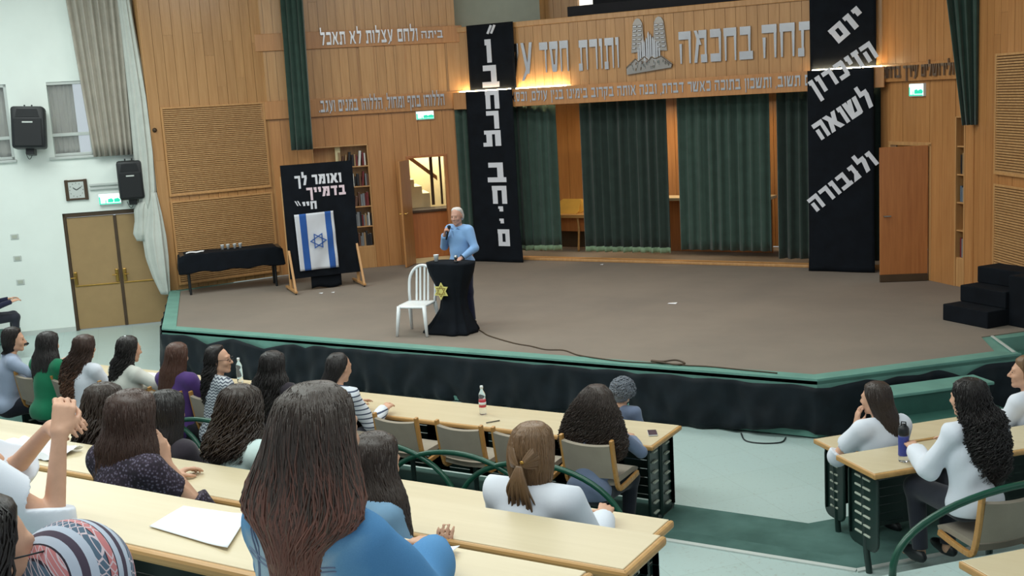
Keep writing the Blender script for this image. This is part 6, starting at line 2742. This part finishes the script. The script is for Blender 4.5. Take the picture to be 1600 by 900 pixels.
# speaker on the stage
def collar_extra(root, Hc, Rh, neck, shl, arms, up):
    bm = NB()
    for s in (-1, 1):
        slab(bm, [(0, 0), (s * .07, .045), (s * .085, .02), (s * .05, -.035)], Matrix.Translation(up(0, .075, .475)) @ Matrix.Rotation(-.5, 4, 'X'), -.008)
    obj('shirt_collar', bm, sky_shirt, root, world=False)
    bm = NB()
    tube(bm, [tuple(np.array([0, 0, 1.0]) + np.array([.178 * math.cos(2 * math.pi * k / 28), -.01 + .137 * math.sin(2 * math.pi * k / 28), -.085 + .0])) for k in range(28)], .016, 8, closed=True)
    obj('belt', bm, MT['black_plastic'], root, world=False, smooth=True)


def man_extra(root, Hc, Rh, *a):
    collar_extra(root, Hc, Rh, *a)
    arms = a[2]
    e_, w_ = arms[-1]
    bm = NB()
    c = e_ + (w_ - e_) * .94
    d = Vector(w_ - e_).normalized()
    u = d.orthogonal().normalized()
    v = d.cross(u)
    tube(bm, [Vector(c) + (u * math.cos(2 * math.pi * k / 16) + v * math.sin(2 * math.pi * k / 16)) * .04 for k in range(16)], .008, 8, closed=True)
    obj('wristwatch', bm, MT['black_plastic'], root, world=False, smooth=True)


# facing the hall: his left arm (local -x) reaches to the lectern, his right hand holds the microphone
mx, my, myaw = -8.80, 13.30, 172 * A
person('elderly man in a light blue shirt speaking into a microphone behind the lectern', mx, my, SZ, myaw, 1.0, lean=.04, head=(.30, -.12, 0), armL=((-.29, .03, 1.14), (-.20, .22, 1.02)),
       armR=((.27, .05, 1.14), (.10, .215, 1.33)), hands={1: dict(d=(-.25, .10, .55), n=(.75, .5, .2), curl=1.05, side=-1, sc=1.0), -1: dict(d=(.12, .75, -.25), n=(-.3, .1, 1), curl=.35, side=1)}, vox=.0085, skin='skin_old', top=sky_shirt,
       trousers=MT['navy'], stand=True, girth=1.16, shoulder=.18, puff=.016, extra=man_extra, arm_r=1.08,
       hair=dict(rows=[(.122, 0, .012, -.03, .0), (.114, 0, .05, -.07, .03), (.09, 0, .073, -.098, .045), (.05, 0, .081, -.112, .03), (0, 0, .083, -.112, -.01), (-.04, 0, .079, -.10, -.02), (-.075, 0, .062, -.088, -.04)], n=90, seed=4, r=.006, amp=.002, freq=1, face=60, base=1.0, follow=True), hair_mat_=HC['white'])
mm = Matrix.Translation((mx, my, SZ)) @ Matrix.Rotation(myaw, 4, 'Z')
hm = thing('microphone', 'black hand microphone held up to the mouth of the man on stage', 'microphone', tuple(mm @ Vector((.06, .25, 1.36))))
p0, p1 = mm @ Vector((.045, .245, 1.27)), mm @ Vector((.02, .185, 1.47))
bm = NB()
tube(bm, [p0, p0.lerp(p1, .6), p0.lerp(p1, .82)], [.013, .017, .019], 12)
obj('handle', bm, MT['black_plastic'], hm, smooth=True)
bm = NB()
tube(bm, [p0.lerp(p1, .80), p0.lerp(p1, .85), p0.lerp(p1, .93), p1], [.016, .026, .027, .012], 12)
obj('mic_head', bm, MT['grille'], hm, smooth=True)

BK = 7.96
LONG = lambda L, **k: HR(L, **k)
person('person in a pale blue shirt with short dark hair at the left edge', -11.72, BK, AZ, -.5, 1.14, seat=.39, girth=1.1, shoulder=.175, lean=.2, head=(-.25, -.1, 0), top=grey_blue_top, armR=((.28, .22, .80), (.24, .50, .86)),
       hair=dict(rows=HR(.13, w=.093, back=-.118, end=.06, fall=-.11, wl=.08), n=110, seed=21, r=.008, amp=.004), hair_mat_=HC['black'])
person('girl in a green top with long straight black hair in the front row', -10.98, BK, AZ, .0, 1.13, seat=.39, girth=1.1, shoulder=.175, head=(.25, -.15, 0), top=green_top, puff=.02,
       hair=dict(rows=HR(.42, w=.115, wl=.15, wb=.14, end=.11), n=150, seed=22), hair_mat_=HC['black'])
person('girl in a white shirt with brown curls falling over her left shoulder', -10.36, BK, AZ, -.05, 1.13, seat=.39, girth=1.1, shoulder=.175, head=(.3, -.1, 0), top=white_top,
       hair=dict(rows=HR(.50, w=.112, wl=.14, wb=.11, cx=-.12, end=.07), n=150, seed=23, amp=.012, freq=3, curl=3.2, r=.009), hair_mat_=HC['brown'])
person('girl in a cream top with wavy black hair and a white hair clip', -9.70, BK, AZ, -.15, 1.15, seat=.39, girth=1.1, shoulder=.175, head=(-.05, -.2, 0), top=cream_top, armR=((.31, .20, .78), (.26, .46, .74)),
       hair=dict(rows=HR(.46, w=.105, wl=.125, wb=.12, cx=-.06, end=.09), n=150, seed=24, amp=.011, freq=3, curl=2.4, r=.009), hair_mat_=HC['black'], extra=clip_extra(.115, -.06, 'white_plastic', .014))
person('girl with a purple cardigan and long straight reddish brown hair', -8.92, BK, AZ, .05, 1.13, seat=.39, girth=1.1, shoulder=.175, head=(.25, -.15, 0), top=purple_top, top_name='cardigan',
       hair=dict(rows=HR(.52, w=.105, wl=.125, wb=.10, cx=-.05, end=.07), n=150, seed=25, amp=.006), hair_mat_=HC['reddish'])
person('girl with glasses in profile wearing a grey zigzag striped top', -8.36, BK, AZ, -.35, 1.14, seat=.39, girth=1.1, shoulder=.175, head=(-.78, .0, 0), top=zig_top, skin='skin', vox=.008,
       hair=dict(rows=HR(.42, w=.098, wl=.13, wb=.13, cx=-.05, end=.09, front=.045), n=150, seed=26, amp=.012, curl=2.6, face=62, r=.009), hair_mat_=HC['black'], extra=glasses_extra)
person('girl with very long black hair covering her whole back in the front row', -7.60, BK, AZ, .05, 1.13, seat=.39, girth=1.1, shoulder=.175, head=(.15, -.1, 0), top=dark_top,
       hair=dict(rows=HR(.62, w=.115, wl=.16, wb=.18, end=.15), n=170, seed=27, amp=.01, curl=1.4), hair_mat_=HC['black'])
person('girl in a navy and white striped top with a black ponytail', -6.82, BK, AZ, -.12, 1.16, seat=.39, girth=1.1, shoulder=.175, head=(.0, -.22, 0), top=stripe_top, puff=.02,
       hair=dict(rows=[(.128, 0, .012, -.03, .0), (.12, 0, .055, -.07, .035), (.09, 0, .082, -.105, .06), (.05, 0, .090, -.122, .05), (0, 0, .088, -.125, .02), (-.05, -.02, .08, -.135, -.02), (-.12, -.05, .075, -.17, -.06), (-.22, -.06, .08, -.19, -.08), (-.32, -.06, .07, -.19, -.09), (-.40, -.06, .035, -.18, -.1)], n=130, seed=28, amp=.006, face=55), hair_mat_=HC['black'])
person('person in a blue-grey shirt with a big mass of curly brown hair', -4.16, BK + .02, AZ, -.1, 1.06, seat=.39, girth=1.1, shoulder=.175, lean=.28, head=(.05, -.25, 0), top=blue_grey_top, armR=((.31, .30, .72), (.10, .52, .74)),
       hair=dict(rows=[(.155, 0, .02, -.04, .0), (.145, 0, .065, -.09, .04), (.10, 0, .118, -.14, .07), (.05, 0, .15, -.17, .06), (0, 0, .185, -.19, .04), (-.08, 0, .225, -.2, .02), (-.18, 0, .262, -.21, .0), (-.28, 0, .285, -.21, -.03), (-.36, 0, .27, -.2, -.06), (-.43, 0, .2, -.18, -.08)], n=380, seed=29, amp=.014, curl=4.5, r=.008, fine=4, face=35, uneven=.2), hair_mat_=HC['dark'])
person('person with short grey curly hair sitting just beyond the front desk', -4.50, 9.40, .0, -.1, .87, lean=-.05, head=(-.1, -.1, 0), top=blue_grey_top, armR='lap', armL='lap',
       hair=dict(rows=[(.15, 0, .03, -.05, .0), (.135, 0, .075, -.09, .05), (.09, 0, .11, -.13, .08), (.03, 0, .118, -.14, .07), (-.03, 0, .11, -.135, .03), (-.075, 0, .085, -.115, -.01), (-.10, 0, .05, -.1, -.03)], n=12, seed=30, amp=.006, curl=9, r=.010, fine=4, face=30, top=.75, uneven=.6, follow=True), hair_mat_=HC['grey'], extra=curls_extra)

BY = 4.36
person('girl with dark hair hidden behind the girl in the patterned blouse', -5.60, BY, .93, 0, 1.02, head=(.25, -.15, 0), top=dark_top,
       hair=dict(rows=HR(.40, w=.125, wl=.16, wb=.15, end=.11), n=170, seed=31, amp=.012, curl=1.6), hair_mat_=HC['dark'])
person('person with smooth black hair and dark top behind the brown-haired girl', -5.06, BY, .93, -.05, 1.02, head=(.3, -.12, 0), top=dark_top,
       hair=dict(rows=HR(.30, w=.112, wl=.115, wb=.10, end=.07), n=170, seed=32, amp=.004), hair_mat_=HC['black'])
person('girl in a pale mint tee with wavy dark brown hair', -4.48, BY, .93, -.1, 1.08, head=(.25, -.15, 0), top=mint_top, sleeve='short', puff=.022,
       hair=dict(rows=HR(.25, w=.118, wl=.138, wb=.14, cx=-.03, end=.12), n=190, seed=33, amp=.014, curl=2.0, r=.009), hair_mat_=HC['dark'])


def bun_extra(root, Hc, Rh, neck, shl, arms, up):
    clip_extra(-.03, -.152, 'brass', .008)(root, Hc, Rh)
    bm = NB()
    rnd = random.Random(2)
    w = lambda p: tuple(Hc + rotz(0) @ np.array(p))
    for k in range(60):
        s = rnd.choice((-1, 1))
        z0 = rnd.uniform(-.06, .10)
        x0 = s * .10 * math.sqrt(max(.05, 1 - (z0 / .14) ** 2))
        pts = [w((x0, -.02, z0)), w((x0 * .85, -.09, z0 * .75 - .005)), w((x0 * .42, -.135, z0 * .35 - .02)), w((x0 * .05, -.152, -.03))]
        tube(bm, smooth_path(pts, 4), [.004, .007, .008, .008, .008, .008, .008, .008, .007, .007, .006, .005, .004], 5)
    for k in range(26):
        a = rnd.uniform(-1, 1)
        L = rnd.uniform(.14, .27)
        pts = [w((.01 * a, -.15, -.03)), w((.03 * a, -.168, -.08)), w((.055 * a + .01 * math.sin(k), -.165, -.03 - L * .6)), w((.06 * a + .02 * math.sin(k * 2), -.15, -.03 - L))]
        tube(bm, smooth_path(pts, 4), [.006, .007, .008, .008, .009, .009, .008, .008, .007, .006, .005, .004, .002], 5)
    obj('gathered_hair', bm, HC['light'], root, world=False, smooth=True)


person('girl in a white blouse with light brown hair held by a clip at the back', -2.60, BY, .93, .0, 1.06, head=(.1, -.12, 0), top=white_top, puff=.030, fold=.006, vox=.009,
       hair=dict(rows=[(.132, 0, .012, -.03, .0), (.125, 0, .055, -.075, .035), (.095, 0, .088, -.115, .06), (.05, 0, .102, -.13, .05), (0, 0, .108, -.132, .02), (-.05, 0, .108, -.128, .0), (-.11, 0, .10, -.12, -.02), (-.17, 0, .075, -.105, -.04)], n=150, seed=34, amp=.003, r=.007, uneven=.2), hair_mat_=HC['light'], extra=bun_extra)

CY = 3.42
person('girl with long brown hair and dark patterned blouse resting her head on her hand', -4.32, CY, 1.19, -.05, 1.05, lean=.2, head=(.22, -.25, .06), top=pattern_top, top_name='blouse', vox=.008, puff=.02, armR=((.25, .30, .70), (.125, .20, .98)), sleeve='rolled',
       hands={1: dict(d=(-.15, -.1, .7), n=(.9, -.1, .2), curl=.4, side=1)},
       hair=dict(rows=HR(.44, w=.128, wl=.165, wb=.16, end=.13), n=380, seed=35, amp=.010, r=.0065, freq=2), hair_mat_=HC['brown'])
person('girl with long dark brown hair in light denim, mostly hidden behind the nearest girl', -2.98, CY - .02, 1.20, -.25, 1.0, lean=.42, head=(.15, -.35, 0), top=light_denim, vox=.008, armR=((.30, .22, .62), (.20, .40, .70)), sleeve='long',
       hands={1: dict(d=(-.1, .35, .8), n=(.6, -.7, .2), curl=.12, side=1)},
       hair=dict(rows=HR(.50, w=.115, wl=.15, wb=.12, cx=.11, end=.08), n=200, seed=36, amp=.010, r=.009), hair_mat_=HC['dark'])

# the nearest girl, in a denim jacket
def denim_extra(root, Hc, Rh, neck, shl, arms, up):
    from mathutils.bvhtree import BVHTree
    me = [c for c in root.children if c.name.startswith('denim_jacket')][0].data
    bv = BVHTree.FromPolygons([v.co for v in me.vertices], [tuple(p.vertices) for p in me.polygons])
    bm = NB()
    # double stitching: the yoke seam across the back and a seam round each armhole, lying on the cloth
    for dz in (0, .011):
        L = []
        for k in range(25):
            x = -.15 + .30 * k / 24
            h = bv.ray_cast(Vector((x, -.6, .885 + dz + .02 * abs(x) / .15)), Vector((0, 1, 0)))
            if h[0] is not None:
                L.append(h[0] + h[1] * .001)
        if len(L) > 3:
            tube(bm, L, .0022, 5)
    for s in (-1, 1):
        for dx in (0, .012):
            L = []
            for k in range(22):
                t_ = (-20 + 165 * k / 21) * A
                c = Vector((shl[s][0] * .80 + s * dx, shl[s][1] - .3 * math.sin(t_), shl[s][2] - .05 + .3 * math.cos(t_)))
                h = bv.find_nearest(c)
                if h[0] is not None:
                    L.append(h[0] + h[1] * .001)
            tube(bm, L, .0022, 5)
    obj('seam', bm, MT['blue_grey'], root, world=False, smooth=True)


person('girl in a washed denim jacket with long reddish brown hair, nearest the camera', -2.03, 2.22, 1.70, -.10, 1.06, lean=.10, head=(.02, -.1, 0), top=denim, top_name='denim_jacket', vox=.0075, puff=.024, fold=.007, arm_r=1.12, shoulder=.172, shz=-.05,
       armR=((.23, .18, .76), (.02, .46, .76)), armL=((-.30, .15, .76), (-.12, .42, .72)), hands={1: dict(d=(-.95, .25, -.12), n=(.05, .1, 1), curl=.3, side=1)},
       hair=dict(rows=[(.140, 0, .012, -.03, .0), (.132, 0, .056, -.08, .035), (.10, 0, .098, -.12, .07), (.05, 0, .118, -.137, .06), (0, 0, .132, -.145, .04), (-.06, 0, .156, -.152, .02), (-.12, 0, .186, -.165, .0), (-.165, 0, .198, -.18, -.02), (-.195, .005, .182, -.19, -.04), (-.22, .012, .13, -.196, -.06), (-.26, .018, .092, -.198, -.08), (-.34, .02, .078, -.198, -.10), (-.44, .012, .068, -.194, -.11), (-.60, -.01, .034, -.188, -.12)], n=640, seed=37, amp=.015, r=.0062, freq=1.3, uneven=.35, face=35), hair_mat_=HC['auburn'], extra=denim_extra)

# girl at the left edge with joined hands
person('girl in a white shirt at the left edge raising her joined hands over the desk', -3.73, 2.18, 1.74, -.45, 1.06, lean=.05, head=(-.25, -.05, 0), top=white_top, sleeve='elbow', vox=.007, puff=.022,
       armR=((.20, .34, .70), (.16, .40, .98)), armL=((-.22, .30, .78), (.02, .40, .97)), hands={1: dict(d=(-.25, .25, .62), n=(.75, .1, .5), curl=.75, side=1), -1: dict(d=(.75, .35, .3), n=(-.3, -.5, .8), curl=.55, side=1)},
       hair=dict(rows=HR(.44, w=.108, wl=.12, wb=.12, cx=-.03, end=.08, front=.05), n=170, seed=38, amp=.01, face=60), hair_mat_=HC['dark'])

# girl in the lower left corner, knees drawn up under banded trousers
person('girl with glasses and banded patterned trousers in the lower left corner', -1.98, .98, 1.82, .15, 1.0, lean=.5, leg_puff=.05, head=(-.35, -.15, 0), top=white_top, sleeve='elbow', vox=.008, seat=.53, trousers=banded,
       armR=((.24, .28, .72), (.02, .50, .86)), armL=((-.2, .3, .76), (-.06, .50, .84)),
       legs={-1: (np.array([-.17, .36, 1.01]), np.array([-.15, .46, .60]), np.array([-.16, .58, .56])), 1: (np.array([.10, .42, 1.11]), np.array([.12, .50, .68]), np.array([.13, .62, .63]))},
       hair=dict(rows=HR(.40, w=.115, wl=.14, wb=.13, end=.10), n=190, seed=39, amp=.013, curl=1.8, face=52), hair_mat_=HC['black'], extra=glasses_extra)

# right-hand block
y47 = 47 * A
q = P2(5.04, 7.38)
person('girl in white with long brown hair touching her cheek, at the right front desk', q[0], q[1], .10, y47, 1.06, lean=.06, head=(.45, -.1, 0), top=white_top, armL=((-.24, .22, .74), (-.12, .15, .99)), puff=.018, sleeve='elbow', legs={-1: (np.array([.12, .42, .52]), np.array([.16, .38, .09]), np.array([.15, .50, .035])), 1: (np.array([.34, .40, .52]), np.array([.36, .36, .09]), np.array([.36, .48, .035]))},
       hands={-1: dict(d=(.1, -.05, .7), n=(-.9, .2, .1), curl=.3, side=1)},
       hair=dict(rows=HR(.44, w=.104, wl=.10, wb=.085, cx=.05, end=.05), n=150, seed=40, amp=.007), hair_mat_=HC['dark'])
q = P2(5.00, 6.26)
person('girl in a white blouse with long curly black hair at the right-hand second desk', q[0], q[1], .36, y47, 1.08, lean=.05, head=(.35, -.1, 0), top=white_top, puff=.028, fold=.006, vox=.009,
       hair=dict(rows=HR(.54, w=.122, wl=.155, wb=.13, cx=.06, end=.08, fall=-.18), n=220, seed=41, amp=.018, curl=3.4, r=.009, uneven=.3), hair_mat_=HC['black'])
person('girl with tied light hair in a white tee at the right edge, seen in profile', -1.00, 9.62, .17, y47 + .35, 1.06, lean=.05, head=(.55, .0, 0), top=white_top, vox=.008,
       hair=dict(rows=HR(.16, w=.090, back=-.115, end=.05, wl=.07, fall=-.12), n=140, seed=42, amp=.003, r=.007, face=62), hair_mat_=HC['light'])

# someone in navy at the far left edge
person('person in dark navy clothes cut off by the left edge near the corner step', -16.98, 11.35, .19, -.5, 1.0, head=(0, -.3, 0), lean=.1, top=MT['navy'],
       hair=dict(rows=HR(.14, w=.092, end=.06), n=80, seed=43, r=.009), hair_mat_=HC['black'])
